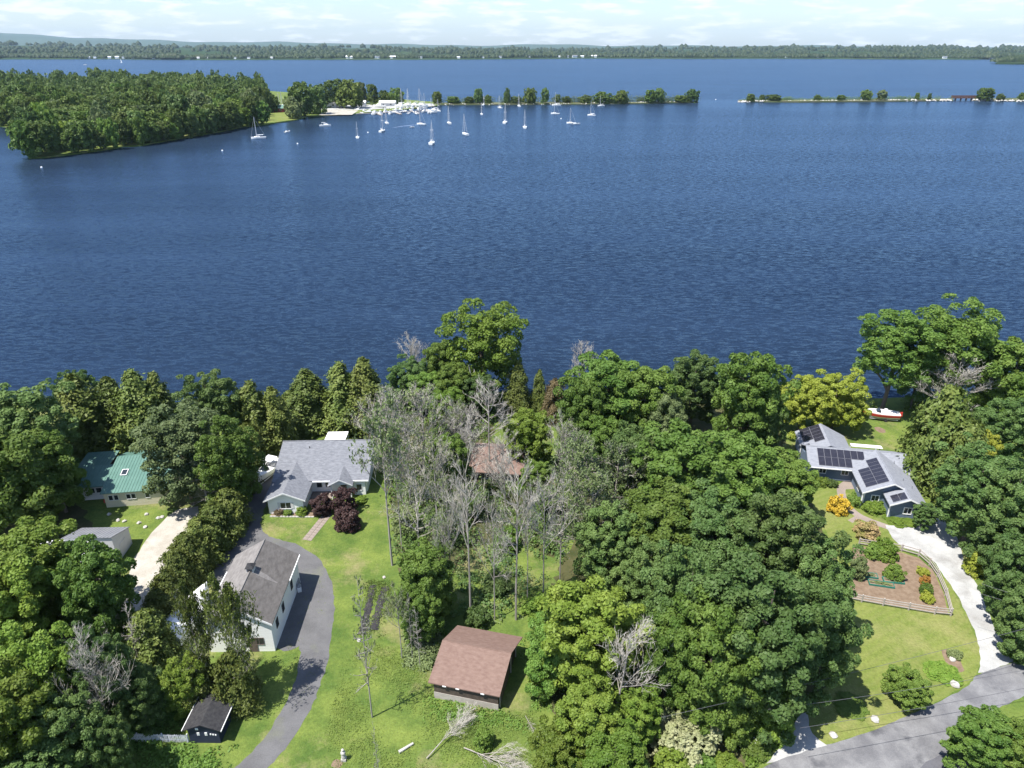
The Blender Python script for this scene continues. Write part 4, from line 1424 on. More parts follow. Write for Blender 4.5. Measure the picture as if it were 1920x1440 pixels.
# D: rear wing, ridge along v
gable_walls(-7.0, .6, 11.0, 17.4, 2.5, 4.4, 'v').build('rear_wall', M['blue_wall'], bh)
rd = MB()
rd.slab([(-7.4, 12.6, 2.72), (-3.35, 12.6, 4.72), (-3.35, 17.8, 4.72), (-7.4, 17.8, 2.72)], .14)
rd.slab([(-3.35, 9.9, 4.72), (.95, 12.0, 2.60), (.95, 17.8, 2.60), (-3.35, 17.8, 4.72)], .14)
rd.slab([(-6.0, 9.9, 3.41), (-3.35, 9.9, 4.72), (-3.35, 12.6, 4.72), (-6.0, 12.6, 3.41)], .14)
rdf = rd.build('rear_roof', M['lt_shingle'], bh)
MB().box(-7.25, -7.1, 12.75, 12.9, 0, 2.6).build('porch_post', M['trim'], bh)
for o_, a0, n_, pr_ in (((0, 0, 0), X, -Y_, lambda z: (.02, 7.38) if z < 2.5 else ((z - 2.5) / 1.9 * 3.7, 7.4 - (z - 2.5) / 1.9 * 3.7) if z < 4.3 else None),
                        ((2.95, -2.75, 0), X, -Y_, lambda z: (.14, 4.7) if z < 2.5 else ((z - 2.5) / 1.2 * 2.4, 4.8 - (z - 2.5) / 1.2 * 2.4) if z < 3.6 else None),
                        ((-6.9, 6.9, 0), X, -Y_, lambda z: (.02, 6.85) if z < 2.5 else None)):
    boards(bh, o_, a0, n_, pr_, M['blue_wall'])
window(bh, (1.65, -.03, 1.05), X, -Y_, 1.0, .95, 2, fw=.13)
window(bh, (5.55, -2.78, 1.05), X, -Y_, 1.0, 1.0, 2, fw=.13)
window(bh, (-4.7, 6.87, 1.15), X, -Y_, 1.0, .95, 2, fw=.1)
window(bh, (-1.2, 6.87, 1.15), X, -Y_, 1.0, .95, 2, fw=.1)
window(bh, (-.0, 3.0, 1.0), Y_, -X, 1.1, 1.0, 2, fw=.1)
MB().box(-6.9, -.05, 6.72, 6.87, 0, .18).build('skirting_board', M['trim'], bh)
MB().slab([(1.2, 13.6, 3.0), (6.2, 13.6, 3.0), (6.2, 14.7, 2.9), (1.2, 14.7, 2.9)], .12).build('pergola', M['trim'], bh)
for u in (1.3, 6.1):
    MB().box(u - .07, u + .07, 14.5, 14.64, 0, 2.78).build('pergola_post', M['trim'], bh)


def solar(parent, o, a, d, rows, cells=None, w=1.02, h=1.68):
    """rows of panels lying on a slope; o lower corner, a along the eave, d up the slope; each panel its own part"""
    o, a, d = Vector(o), Vector(a).normalized(), Vector(d).normalized()
    nn = a.cross(d).normalized()
    if nn.z < 0:
        nn = -nn
    for r_, (k0, k1) in enumerate(rows):
        for k in range(k0, k1):
            c = o + a * (w + .025) * k + d * (h + .03) * r_ + nn * .09
            q = [c, c + a * w, c + a * w + d * h, c + d * h]
            p = MB().add(q + [x - nn * .04 for x in q], [(0, 1, 2, 3), (7, 6, 5, 4), (0, 4, 5, 1), (1, 5, 6, 2), (2, 6, 7, 3), (3, 7, 4, 0)]).build('solar_panel', M['solar_frame'], parent)
            q2 = [c + a * .02 + d * .02, c + a * (w - .02) + d * .02, c + a * (w - .02) + d * (h - .02), c + a * .02 + d * (h - .02)]
            MB().add([x + nn * .003 for x in q2], [(0, 1, 2, 3)]).build('cells', M['solar'], p)


dA = Vector((0, 3.75, 1.78))
solar(raf, Vector((-5.6, 5.9, 2.72)) + dA.normalized() * .42, X, dA, [(0, 5), (0, 7)])
dB = Vector((4.3, 0, zb - ze))
solar(rbf, Vector((-.6, .35, ze)) + dB.normalized() * .85, Y_, dB, [(0, 5), (0, 7)], w=.98)
dC = Vector((2.75, 0, zBR(5.3) - ze))
solar(rbf, Vector((2.55, -3.1, ze)) + dC.normalized() * .65, Y_, dC, [(0, 1), (0, 1)], w=1.7, h=1.02)
dD = Vector((4.05, 0, 2.0))
solar(rdf, Vector((-7.4, 13.4, 2.72)) + dD.normalized() * .75, Y_, dD, [(0, 4), (-1, 4)], w=1.05)
# panels reach the rear edge of the wing; the near-ridge row is one longer

# ---------------------------------------------------------------- trees near the houses
def T(kind, tx, ty, yb, wpx, label, leaf=None, clear=None, group=None, cat='tree', name=None, var=None):
    if kind == 'shrub':      # seen from above, the foot of a wide bush hides behind its front
        yb -= .32 * wpx * math.sin(PITCH + math.atan((yb - 720) / F_PX))
    pos, H = solve_top(tx, ty, max(yb, ty + 4))
    W = width_at(wpx, pos, H * .6) * (.9 if kind == 'shrub' else 1)
    nm = name or {'cedar': 'cedar_tree', 'juniper': 'juniper_tree', 'shrub': 'shrub'}.get(kind, 'leafy_tree')
    return plant(nm, pos, H, W, kind, leaf, label, 'shrub' if kind == 'shrub' else cat, group, clear, var)


def D(var, tx, ty, yb, wpx, label, leaf=None, frac=.35, lean=(0, 0), bx=None, group=None, name='bare_tree'):
    pos, H = solve_top(tx, ty, yb)
    if bx is not None:
        pos = Vector((G(bx, yb).x, pos.y, 0))
    W = width_at(wpx, pos, H * .7)
    return dead_tree(name, pos, H, W, var, label, leaf, frac, lean, group=group)


# shoreline and left side
for a in [
    ('dark', 22, 712, 930, 215, 'tall dark green maple filling the left edge above the cottage lawn'),
    ('maple', 10, 800, 1000, 220, 'lower leafy maple at the left edge below the tallest one'),
    ('maple', 95, 790, 960, 90, 'narrow leafy tree just left of the green cottage roof', ),
    ('dark', 140, 680, 800, 78, 'blue-green tree rising behind the first olive cedar from the left'),
    ('cedar', 152, 706, 855, 125, 'broad olive cedar left of and behind the green-roofed cottage'),
    ('cedar', 214, 710, 840, 92, 'slim grey-green cedar directly behind the green cottage roof'),
    ('cedar', 262, 697, 848, 108, 'tallest olive cedar behind the green-roofed cottage'),
    ('cedar', 298, 700, 835, 85, 'small cedar tip right of the tallest cedar behind the cottage'),
    ('dark', 398, 682, 850, 125, 'round dark green tree standing highest on the left shoreline'),
    ('poplar', 338, 745, 945, 150, 'loose pale green tree leaning over the green metal roof'),
    ('poplar', 425, 770, 955, 120, 'ragged green tree between the cottage and the dark drive'),
    ('cedar', 475, 716, 845, 90, 'dark olive cedar left of the white house, nearest the round dark tree'),
    ('cedar', 516, 728, 842, 78, 'low cedar at the shore end of the white house drive'),
    ('juniper', 545, 735, 798, 60, 'low cedar filling the gap left of the lone olive cedar'),
    ('cedar', 578, 695, 803, 98, 'olive cedar alone behind the left end of the grey shingle roof'),
    ('cedar', 640, 680, 806, 88, 'left one of the twin tall cedars behind the white house'),
    ('cedar', 686, 673, 808, 94, 'right one of the twin tall cedars behind the white house'),
    ('juniper', 466, 795, 872, 62, 'dark cedar in shadow beside the boat and the white house'),
    ('juniper', 440, 800, 925, 62, 'shaded cedar at the head of the hedge left of the drive'),
]:
    lf = 'grey' if a[0] == 'poplar' and a[1] < 360 else ('maple' if a[0] == 'poplar' else None)
    T(a[0], *a[1:6], leaf=lf)
hedge = [(428, 920, 992, 78, 'top of the row by the white house'), (402, 945, 1020, 80, 'second from the top'), (376, 972, 1050, 82, 'third from the top'), (350, 1003, 1080, 80, 'in the middle'),
         (330, 1035, 1108, 72, 'beside the garage roof'), (312, 1072, 1135, 64, 'small, beside the narrow end of the track'), (298, 1108, 1165, 72, 'yellowish, left of the white boat cover'),
         (272, 1150, 1235, 105, 'broad one at the bottom of the row')]
for x, y, b, w, s_ in hedge:
    T('juniper', x, y, b, w, 'hedge cedar between track and drive, ' + s_, group='cedar hedge between the gravel track and the asphalt drive', name='hedge_cedar', clear=0.0)
for a in [
    ('poplar', 345, 1225, 1330, 80, 'low yellow-green tree between boat cover and navy shed', 'bright', .02),
    ('maple', 70, 965, 1190, 190, 'large pale leafy tree at left in front of the metal shed', 'bright', None),
    ('maple', 178, 1000, 1215, 150, 'leafy tree reaching right towards the sandy track', 'maple', None),
    ('maple', -20, 1050, 1280, 200, 'leafy tree cut by the left edge below the metal shed', 'bright', None),
    ('poplar', 60, 1165, 1390, 170, 'sunlit yellow-green tree low at the left edge', 'bright', None),
    ('maple', 15, 1255, 1500, 210, 'sunlit leafy tree in the bottom left corner', 'bright', None),
    ('dark', 110, 1290, 1480, 160, 'mid-green tree beside the bottom left corner tree', None, None),
    ('dark', 190, 1170, 1370, 130, 'dark shaded tree behind the dead branches at lower left', None, None),
    ('dark', 255, 1235, 1360, 110, 'dark bushy tree in the shade above the picket fence', None, None),
    ('dark', 205, 1330, 1470, 90, 'small dark tree left of the picket fence', None, None),
    ('dark', 40, 1400, 1560, 200, 'dark treetop on the bottom edge at far left', None, None),
]:
    T(a[0], *a[1:6], leaf=a[6], clear=a[7])
for x, y, b, w, s_ in ((366, 1114, 1302, 78, 'thin olive tree in front of the white boat cover'), (430, 1104, 1318, 90, 'thin olive tree in front of the white garage wall')):
    D(4, x, y, b, w, s_, 'cedar', 1.0, name='thin_tree')
T('juniper', 375, 1232, 1316, 80, 'bushy olive cedar at the foot of the thin tree by the boat cover')
T('juniper', 440, 1218, 1322, 84, 'bushy olive cedar at the foot of the thin tree by the garage')
D(4, 182, 1195, 1395, 120, 'bare grey branches among the dark trees at lower left')
D(5, 380, 850, 965, 110, 'grey dead lower limbs right of the green-roofed cottage', 'grey', .12)
D(5, 245, 1120, 1260, 80, 'dead dark branches at the lower end of the sandy track')

# purple shrubs and bed of the white house
T('shrub', 603, 925, 970, 50, 'dark red-leaved shrub right of the white front wing', 'purple')
T('shrub', 645, 912, 972, 52, 'tall purple-leaved shrub in front of the entry gable', 'purple')
T('shrub', 650, 950, 1000, 60, 'darker purple shrub by the corner of the front walk', 'purple')
for x, y, b, w, lf, s_ in [(523, 954, 968, 22, 'rust', 'small rusty plant left in the bed of the white house'), (540, 955, 968, 24, 'maple', 'small green plant in the middle of the bed of the white house'),
                           (565, 950, 969, 28, 'bright', 'bright green bush right in the bed of the white house'), (676, 932, 946, 26, 'bright', 'low green bush at the right corner of the white house')]:
    T('shrub', x, y, b, w, s_, lf, name='garden_shrub')

# tall trees on the shore in the centre
for a in [
    ('poplar', 906, 548, 752, 155, 'tall light green poplar standing alone against the lake', 'bright', .10),
    ('maple', 828, 628, 745, 78, 'round dark green tree left of the tall poplar', 'maple', None),
    ('dark', 764, 668, 760, 92, 'dark round tree right of the twin cedars at the shore', None, None),
    ('maple', 800, 690, 775, 76, 'mid-green tree right of the dark round shore tree', 'maple', None),
    ('maple', 852, 672, 780, 78, 'leafy tree at the foot of the tall poplar, left side', 'maple', None),
    ('maple', 902, 695, 785, 72, 'low leafy tree at the foot of the tall poplar, right side', 'dark', None),
    ('maple', 838, 722, 815, 84, 'vivid green tree among the grey bare crowns', 'bright', None),
    ('cedar', 972, 677, 772, 52, 'slim pointed cedar standing at the grassy gap by the lake', None, None),
    ('cedar', 1011, 694, 772, 34, 'thin pointed cedar right of the slim one by the lake', None, None),
    ('juniper', 1040, 712, 790, 50, 'brownish half-dry cedar beside the big maple group', 'rust', None),
    ('maple', 992, 758, 885, 92, 'vivid green tree behind the brown-red roof', 'bright', None),
    ('maple', 840, 800, 950, 92, 'green tree left of the brown-red roof among bare trees', 'maple', None),
    ('maple', 1005, 860, 930, 62, 'small green tree in front of the brown-red roof', 'maple', None),
    ('maple', 798, 1005, 1160, 128, 'round green tree above the brown shed, left', 'maple', .04),
    ('maple', 790, 1085, 1200, 84, 'small dark green tree just left of the shed roof', 'maple', .03),
    ('shrub', 893, 1140, 1180, 60, 'dark green bush behind the brown shed', 'dark', None),
    ('shrub', 905, 1365, 1412, 44, 'small green bush on the meadow below the brown shed', 'maple', None),
]:
    T(a[0], *a[1:6], leaf=a[6], clear=a[7])
# undergrowth bushes in the clearing behind the shed
for x, y, b, w, lf, s_ in [(930, 1085, 1118, 70, 'dark', 'dark tangled bush under the bare trees behind the shed'), (1010, 1120, 1170, 70, 'bright', 'pale green bush right of the clearing behind the shed'),
                           (880, 900, 985, 80, 'dark', 'dark undergrowth tree among the bare trunks in the centre'), (760, 950, 1010, 60, 'grey', 'pale green sapling among grey bare trees left of centre'),
                           (950, 990, 1040, 66, 'maple', 'green bush between the bare trunks in the middle of the clearing'), (1035, 905, 990, 60, 'dark', 'dark green bush behind the rightmost bare trunks')]:
    T('shrub', x, y, b, w, s_, lf)

# bare and half-dead trees in the centre
for a in [
    (4, 735, 735, 905, 130, 'grey-brown twiggy crown nearest the twin cedars', 'grey', .08),
    (3, 790, 732, 890, 120, 'pale grey bare crown second from the twin cedars', 'grey', .10),
    (4, 850, 755, 885, 85, 'dark grey bare crown left of the tall bare trunk', 'grey', .08),
    (0, 917, 715, 897, 110, 'tall bare tree with a pale trunk before the brown-red roof', None, .3),
    (4, 765, 790, 960, 120, 'brownish bare crown right of the white house roof', 'grey', .08),
    (3, 815, 830, 985, 105, 'grey bare crown left of the brown-red roof', 'grey', .08),
    (1, 722, 775, 1060, 130, 'tall tree with a long bare trunk and a green veil of leaves', 'grey', .45),
    (1, 745, 830, 1035, 80, 'thin bare trunk behind the tall veiled tree', None, .3),
    (0, 783, 880, 1100, 110, 'pale grey bare crown above the round green tree', 'grey', .08),
    (3, 842, 905, 1128, 80, 'small grey bare crown in the centre of the wood', 'grey', .08),
    (1, 878, 868, 1160, 120, 'forked bare tree with pale limbs right behind the shed', None, .3),
    (2, 926, 945, 1162, 75, 'tangled short grey tree in the clearing behind the shed', 'grey', .10),
    (0, 968, 868, 1162, 125, 'wide-topped pale bare tree in the middle of the clearing', None, .3),
    (1, 990, 925, 1142, 60, 'slender bare trunk right of the wide-topped bare tree', 'grey', .08),
    (0, 1021, 895, 1138, 95, 'bare tree with a crooked trunk at the right of the clearing', None, .3),
    (5, 1054, 870, 1095, 80, 'rightmost bare trunk covered with short grey twigs', None, .3),
    (4, 1050, 785, 945, 80, 'bare grey tree right of the brown-red roof', 'grey', .10),
    (3, 1090, 645, 745, 62, 'bare grey treetop against the lake behind the maples', None, .3),
    (4, 768, 632, 735, 62, 'bare grey treetop against the lake left of the round tree', None, .3),
    (2, 1085, 830, 1010, 130, 'pale half-bare tree at the left side of the dense wood', 'grey', .55),
    (2, 1118, 900, 1080, 140, 'grey-green half-bare tree below the pale one', 'grey', .6),
    (2, 1150, 838, 1000, 120, 'thin-leaved greyish tree in the upper part of the dense wood', 'grey', .6),
    (4, 948, 815, 965, 85, 'bare grey crown in front of the right half of the brown-red roof', None, .3),
    (4, 880, 790, 930, 90, 'dark bare branches around the foot of the tall bare tree', None, .3),
    (3, 1790, 672, 800, 120, 'bare dark twigs between the big cottonwoods and the right edge', None, .3),
    (4, 1800, 760, 850, 70, 'pale bare branches right of the bushy juniper', None, .3),
    (5, 768, 1110, 1238, 34, 'thin dead sapling left of the shed, the left one', None, .3),
    (5, 783, 1130, 1252, 44, 'thin dead sapling left of the shed, the right one', None, .3),
    (1, 748, 1110, 1235, 70, 'faint thin-leaved sapling left of the two dead saplings', 'grey', .3),
]:
    D(*a[:6], leaf=a[6], frac=a[7])
D(5, 668, 1080, 1345, 90, 'leaning thin bare tree beside the drive with fine pale twigs', 'grey', .12, bx=698)
D(5, 706, 1350, 1500, 30, 'thin bare trunk on the bottom edge left of the fallen branches')
D(0, 1152, 1182, 1385, 150, 'white bare spreading crown against the green wood', lean=(0, .12))
# white snag
e = empty('dead_snag', G(886, 775), .3, 'small bleached white snag poking out of the green at the shore', 'dead tree')
MB().tube([(0, 0, 0), (.1, 0, 4), (-.1, .1, 8.2), (-.5, 0, 10.4)], [.22, .18, .14, .04], 6).build('trunk', M['white_stone'], e)
MB().tube([(-.05, .1, 7.6), (.6, 0, 9.0), (.5, .1, 9.6)], [.1, .08, .03], 5).build('branch', M['white_stone'], e)

# the dense wood right of centre
for a in [
    ('maple', 1095, 690, 870, 110, 'maple at the upper left corner of the dense wood', 'maple'),
    ('maple', 1142, 652, 842, 175, 'broad maple topping the wood next to the bare shore treetop', 'maple'),
    ('maple', 1215, 668, 862, 140, 'maple second from the left along the top of the wood', 'maple'),
    ('maple', 1245, 715, 880, 90, 'pale green tree between the top maples and the dark one', 'grey'),
    ('dark', 1303, 646, 805, 125, 'dark green oak against the lake, middle of the wood top', None),
    ('bright', 1408, 640, 860, 138, 'tall bright green tree at the right end of the wood top', 'maple'),
    ('dark', 1440, 720, 870, 70, 'narrow green tree in the shade of the tall bright tree', None),
    ('maple', 1285, 785, 1010, 210, 'large rounded maple in the upper middle of the wood', 'maple'),
    ('maple', 1180, 790, 970, 120, 'darker maple below the two top left maples', 'dark'),
    ('maple', 1390, 805, 1010, 170, 'maple left of the blue house, upper', 'maple'),
    ('maple', 1478, 848, 975, 125, 'bright leafy tree touching the blue house middle wing', 'maple'),
    ('maple', 1235, 900, 1100, 190, 'mid-green maple in the centre of the wood', 'maple'),
    ('dark', 1140, 930, 1120, 140, 'dark thin-crowned tree at the left fringe of the wood', 'dark'),
    ('dark', 1340, 905, 1130, 190, 'dark maple right of the centre of the wood', None),
    ('dark', 1455, 905, 1165, 210, 'huge dark blue-green crown facing the garden fence, upper part', None),
    ('dark', 1530, 985, 1215, 150, 'dark blue-green tree overhanging the garden fence corner', None),
    ('dark', 1300, 1010, 1280, 190, 'grey-green maple in the lower middle of the wood', None),
    ('dark', 1420, 1030, 1340, 260, 'largest dark green tree of the wood casting shade on the lawn', None),
    ('dark', 1530, 1075, 1310, 170, 'dark tree at the right edge of the wood by the mown lawn', None),
    ('bright', 1105, 1080, 1300, 200, 'yellow-green maple at the lower left of the wood', 'bright'),
    ('bright', 1045, 1140, 1290, 120, 'yellow-green tree beside the clearing right of the shed', 'maple'),
    ('maple', 1335, 1095, 1360, 170, 'green maple in front of the grey-green ones, lower middle', 'maple'),
    ('maple', 1255, 1120, 1330, 130, 'sunlit maple right of the white bare crown', 'maple'),
    ('maple', 1395, 1165, 1370, 130, 'maple with lit clumps above the overhead wires', 'maple'),
    ('bright', 1100, 1285, 1440, 150, 'bright bushy tree at the bottom, left of the cream blossom', 'bright'),
    ('bright', 1050, 1360, 1480, 120, 'bright bushy tree at the bottom edge by the meadow', 'bright'),
    ('maple', 1195, 1290, 1395, 90, 'yellowish thin tree below the white bare crown', 'bright'),
    ('bright', 1150, 1370, 1520, 150, 'leafy treetop on the bottom edge below the cream blossom', 'bright'),
    ('bright', 1195, 1425, 1540, 80, 'green treetop on the bottom edge left of the blossom', 'maple'),
    ('maple', 1318, 1258, 1365, 110, 'low leafy tree behind the cream blossom shrub', 'maple'),
    ('dark', 1215, 1000, 1170, 130, 'dark tree in the hollow at the middle left of the wood', 'dark'),
    ('maple', 1125, 770, 900, 90, 'young leafy tree above the pale half-bare tree', 'maple'),
]:
    T(a[0], *a[1:6], leaf=a[6])
for x, y, b, w, lf, s_ in [(1282, 1356, 1436, 138, 'cream', 'wide shrub covered in cream blossom at the wood edge'), (1232, 1315, 1385, 66, 'grey', 'pale yellow-green shrub beside the cream blossom'),
                           (1385, 1308, 1402, 84, 'bright', 'yellowish shrub right of the cream blossom'), (1455, 1298, 1398, 92, 'bright', 'leafy shrub left of the short gravel entrance'),
                           (1415, 1395, 1425, 60, 'maple', 'low plants on the bank below the shrubs by the road'), (1360, 1425, 1460, 70, 'bright', 'low bush right of the cream blossom at the bottom edge'), (1262, 1415, 1475, 90, 'bright', 'bushy growth below the cream blossom on the bottom edge'), (1315, 1425, 1470, 80, 'maple', 'second low bush below the cream blossom on the bottom edge')]:
    T('shrub', x, y, b, w, s_, lf)

# right side
for a in [
    ('lime', 1508, 698, 808, 115, 'lime green tree behind the blue house, left of two', 'lime'),
    ('lime', 1572, 690, 806, 114, 'lime green tree behind the blue house, right of two', 'lime'),
    ('lime', 1548, 728, 800, 80, 'low lime green tree between the two larger ones', 'lime'),
    ('maple', 1900, 622, 800, 130, 'bright green tree at the right edge above the others', 'maple'),
    ('dark', 1885, 735, 880, 120, 'dark green tree at the right edge under the bright one', None),
    ('juniper', 1765, 728, 905, 125, 'big bushy juniper on the lawn behind the blue house', None),
    ('juniper', 1800, 790, 930, 110, 'rounded juniper right of the big bushy juniper', 'cedar'),
    ('bright', 1845, 800, 900, 60, 'yellow-green young tree among the dark trees on the right', 'lime'),
    ('dark', 1838, 825, 1015, 160, 'large dark tree shading the top of the white gravel drive', None),
    ('dark', 1905, 855, 1060, 140, 'dark tree at the right edge beside the drive', None),
    ('maple', 1893, 950, 1085, 130, 'dark leafy tree hanging over the middle of the gravel drive', 'dark'),
    ('maple', 1905, 1000, 1160, 110, 'leafy tree on the right edge above the wires', 'dark'),
    ('maple', 1930, 1090, 1230, 110, 'leafy tree on the right edge by the foot of the drive', 'dark'),
    ('maple', 1703, 1260, 1316, 84, 'small round tree alone on the mown lawn', 'maple'),
    ('maple', 1845, 1332, 1440, 125, 'leafy tree at the bottom right beside the side road', 'maple'),
    ('maple', 1912, 1350, 1460, 95, 'leafy tree in the bottom right corner', 'maple'),
    ('dark', 1735, 940, 990, 50, 'dark bush at the corner of the blue end gable', None),
]:
    T(a[0], *a[1:6], leaf=a[6])
T('poplar', 1680, 572, 772, 145, 'tall dark cottonwood over the shore, left one', leaf='maple', clear=.34)
T('poplar', 1790, 546, 772, 180, 'tallest cottonwood at the right, against the lake', leaf='maple', clear=.2)
T('poplar', 1722, 660, 768, 72, 'lower dark crown of leaves between the two cottonwoods', leaf='dark', clear=.25)
for x, y, b, w, lf, s_ in [(1574, 930, 968, 46, 'yellow', 'golden yellow round bush beside the garden path'), (1628, 980, 1018, 56, 'blend', 'pink and yellow shrub above the vegetable garden'),
                           (1640, 944, 966, 52, 'bright', 'bright green bush in front of the middle gable of the blue house'), (1690, 969, 984, 70, 'bright', 'low green hedge along the end gable of the blue house'),
                           (1604, 930, 952, 34, 'maple', 'green plants between the patio path and the blue wall'), (1540, 896, 914, 34, 'bright', 'yellow-green bush at the middle wing of the blue house'),
                           (1558, 900, 915, 28, 'dark', 'round dark bush in front of the middle wing of the blue house'),
                           (1660, 1015, 1052, 56, 'bright', 'leafy shrub at the top of the vegetable garden, left of the drive'), (1638, 1022, 1050, 38, 'maple', 'broad-leaved shrub at the top left of the vegetable garden'),
                           (1678, 1058, 1092, 40, 'maple', 'feathery green asparagus clump in the middle of the garden'),
                           (1732, 1066, 1082, 26, 'lime', 'yellow-green plant at the right fence of the garden'), (1735, 1080, 1098, 24, 'orange', 'rusty orange shrub along the right fence of the garden'),
                           (1738, 1094, 1118, 30, 'maple', 'dull green shrub below the orange one in the garden'), (1740, 1112, 1132, 30, 'lime', 'low lime green plant in the lower right of the garden'),
                           (1612, 1040, 1090, 40, 'grey', 'pale green bush at the left side of the garden under the trees'), (1836, 1030, 1085, 50, 'lime', 'lime green shrub on the right verge of the gravel drive'),
                           (1856, 1092, 1115, 30, 'lime', 'smaller lime green shrub below the other on the drive verge'),
                           (1768, 1258, 1280, 70, 'bright', 'low flower border along the lawn near the road bend'), (1790, 1222, 1238, 30, 'grey', 'whitish flowering plant in the round bed by the road'),
                           (1595, 1320, 1338, 70, 'maple', 'low green plants on the lawn above the road'), (1797, 1402, 1420, 36, 'grey', 'pale cushion plant beside the side road'),
                           (1740, 812, 830, 20, 'grey', 'white-flowering shrub in the little bed behind the blue house'), (1905, 1215, 1240, 60, 'maple', 'low bushes where the gravel drive meets the road')]:
    T('shrub', x, y, b, w, s_, lf, name='garden_shrub')

# low growth nobody could count: weeds in the clearing, rough tufts on the meadow
def cover(name, polys, n_, hgt, per, leaf, label, seed, size):
    r = np.random.default_rng(seed)
    cs, ns = [], []
    for poly in polys:
        P2 = [G(*p).xy for p in poly]
        lo = np.array([min(p.x for p in P2), min(p.y for p in P2)])
        hi = np.array([max(p.x for p in P2), max(p.y for p in P2)])
        k = 0
        while k < n_:
            c_ = r.uniform(lo, hi)
            if h2(c_[0] + 50, c_[1] * 1.3, 5.0) < r.uniform(-.9, .7) or not inside(Vector(c_), P2):
                k += .2
                continue
            k += 1
            s_ = r.uniform(.35, 1.0)
            q = unit(r.normal(size=(per, 3)) + np.array([0, 0, .4]))
            q[:, 2] = np.abs(q[:, 2])
            cs.append(q * np.array([.7, .7, hgt]) * s_ + np.array([c_[0], c_[1], 0]))
            ns.append(unit(q + r.normal(size=q.shape) * .5 + np.array([0, 0, .5])))
    me = leaf_mesh(name, quads(np.concatenate(cs), np.concatenate(ns), size, r), LEAF[leaf])
    tag(link(name, me), label, 'undergrowth', kind='stuff')


def inside(p, poly):
    c = False
    j = len(poly) - 1
    for i in range(len(poly)):
        if (poly[i].y > p.y) != (poly[j].y > p.y) and p.x < (poly[j].x - poly[i].x) * (p.y - poly[i].y) / (poly[j].y - poly[i].y) + poly[i].x:
            c = not c
        j = i
    return c


sheet('thicket_floor', rough(Q([(700, 770), (800, 740), (900, 760), (925, 800), (925, 880), (1060, 900), (1075, 1000), (1030, 1040), (950, 1010), (880, 1030), (820, 1120), (760, 1130), (745, 1000), (720, 900)]), .8, 33), .006, FLOOR,  # dark sheet stands in for undergrowth and shade between the bare trees
      'floor of the bare thicket in the centre, undergrowth and shade painted dark', 'woodland floor')
THICK = [(700, 770), (800, 740), (900, 760), (925, 800), (925, 880), (1060, 900), (1075, 1000), (1030, 1040), (950, 1010), (880, 1030), (820, 1120), (760, 1130), (745, 1000), (720, 900)]
cover('thicket_growth', [THICK], 900, 2.6, 26, 'dark', 'dense dark growth between the bare trees of the thicket', 71, .17)
cover('thicket_growth', [THICK], 420, 3.2, 22, 'maple', 'green saplings between the bare trees of the thicket', 72, .17)
CLEAR = [(735, 900), (900, 880), (1070, 860), (1075, 1010), (1010, 1150), (960, 1170), (850, 1165), (770, 1140), (735, 1050)]
cover('undergrowth', [CLEAR], 900, 1.1, 16, 'dark', 'dark tangled undergrowth below the bare trees', 61, .16)
cover('undergrowth', [CLEAR, [(760, 1140), (830, 1170), (815, 1260), (760, 1250)]], 700, .8, 14, 'grey', 'pale green weeds below the bare trees', 62, .13)
cover('meadow_weeds', [[(650, 1200), (800, 1230), (815, 1330), (1000, 1340), (1050, 1440), (600, 1450)]], 3600, .30, 7, 'weed', 'rough bright tufts of grass and weeds on the meadow', 63, .055)
cover('drive_weeds', [[(597, 1090), (609, 1090), (613, 1150), (604, 1215), (588, 1280), (560, 1340), (550, 1340), (576, 1280), (592, 1210), (600, 1150)], [(525, 1225), (560, 1225), (585, 1100), (578, 1100)], [(395, 1060), (412, 1055), (450, 990), (440, 985)]], 45, .12, 7, 'weed', 'grass growing through the cracks of the asphalt drive', 69, .05)
cover('row_weeds', [[(690, 1090), (735, 1090), (715, 1195), (668, 1195)]], 230, .35, 9, 'weed', 'weeds growing between the black planting rows', 68, .09)
cover('meadow_weeds', [[(800, 1300), (945, 1335), (1000, 1370), (800, 1345)], [(970, 1190), (1050, 1180), (1040, 1330), (1000, 1330)]], 260, .4, 14, 'maple', 'leafy weeds growing along the shed walls', 64, .10)
cover('wood_edge_growth', [[(1000, 1170), (1060, 1120), (1075, 1330), (1010, 1330)], [(1430, 1350), (1500, 1330), (1420, 1430), (1330, 1440)], [(1340, 1420), (1450, 1400), (1400, 1450), (1300, 1470)]], 300, .9, 14, 'bright', 'leafy growth along the edge of the dense wood', 65, .14)
cover('shade_growth', [[(230, 1300), (330, 1260), (345, 1370), (200, 1440)], [(230, 1400), (460, 1400), (430, 1440), (180, 1480)]], 420, .5, 10, 'maple', 'low leafy growth in the shade round the navy shed', 66, .14)
cover('shore_growth', [[(0, 742), (520, 752), (960, 752), (960, 770), (520, 775), (0, 770)], [(1060, 750), (1640, 760), (1640, 775), (1060, 770)], [(1680, 752), (1920, 756), (1920, 780), (1700, 776)]], 260, 2.2, 18, 'maple', 'leafy growth along the shore behind the trees', 67, .2)

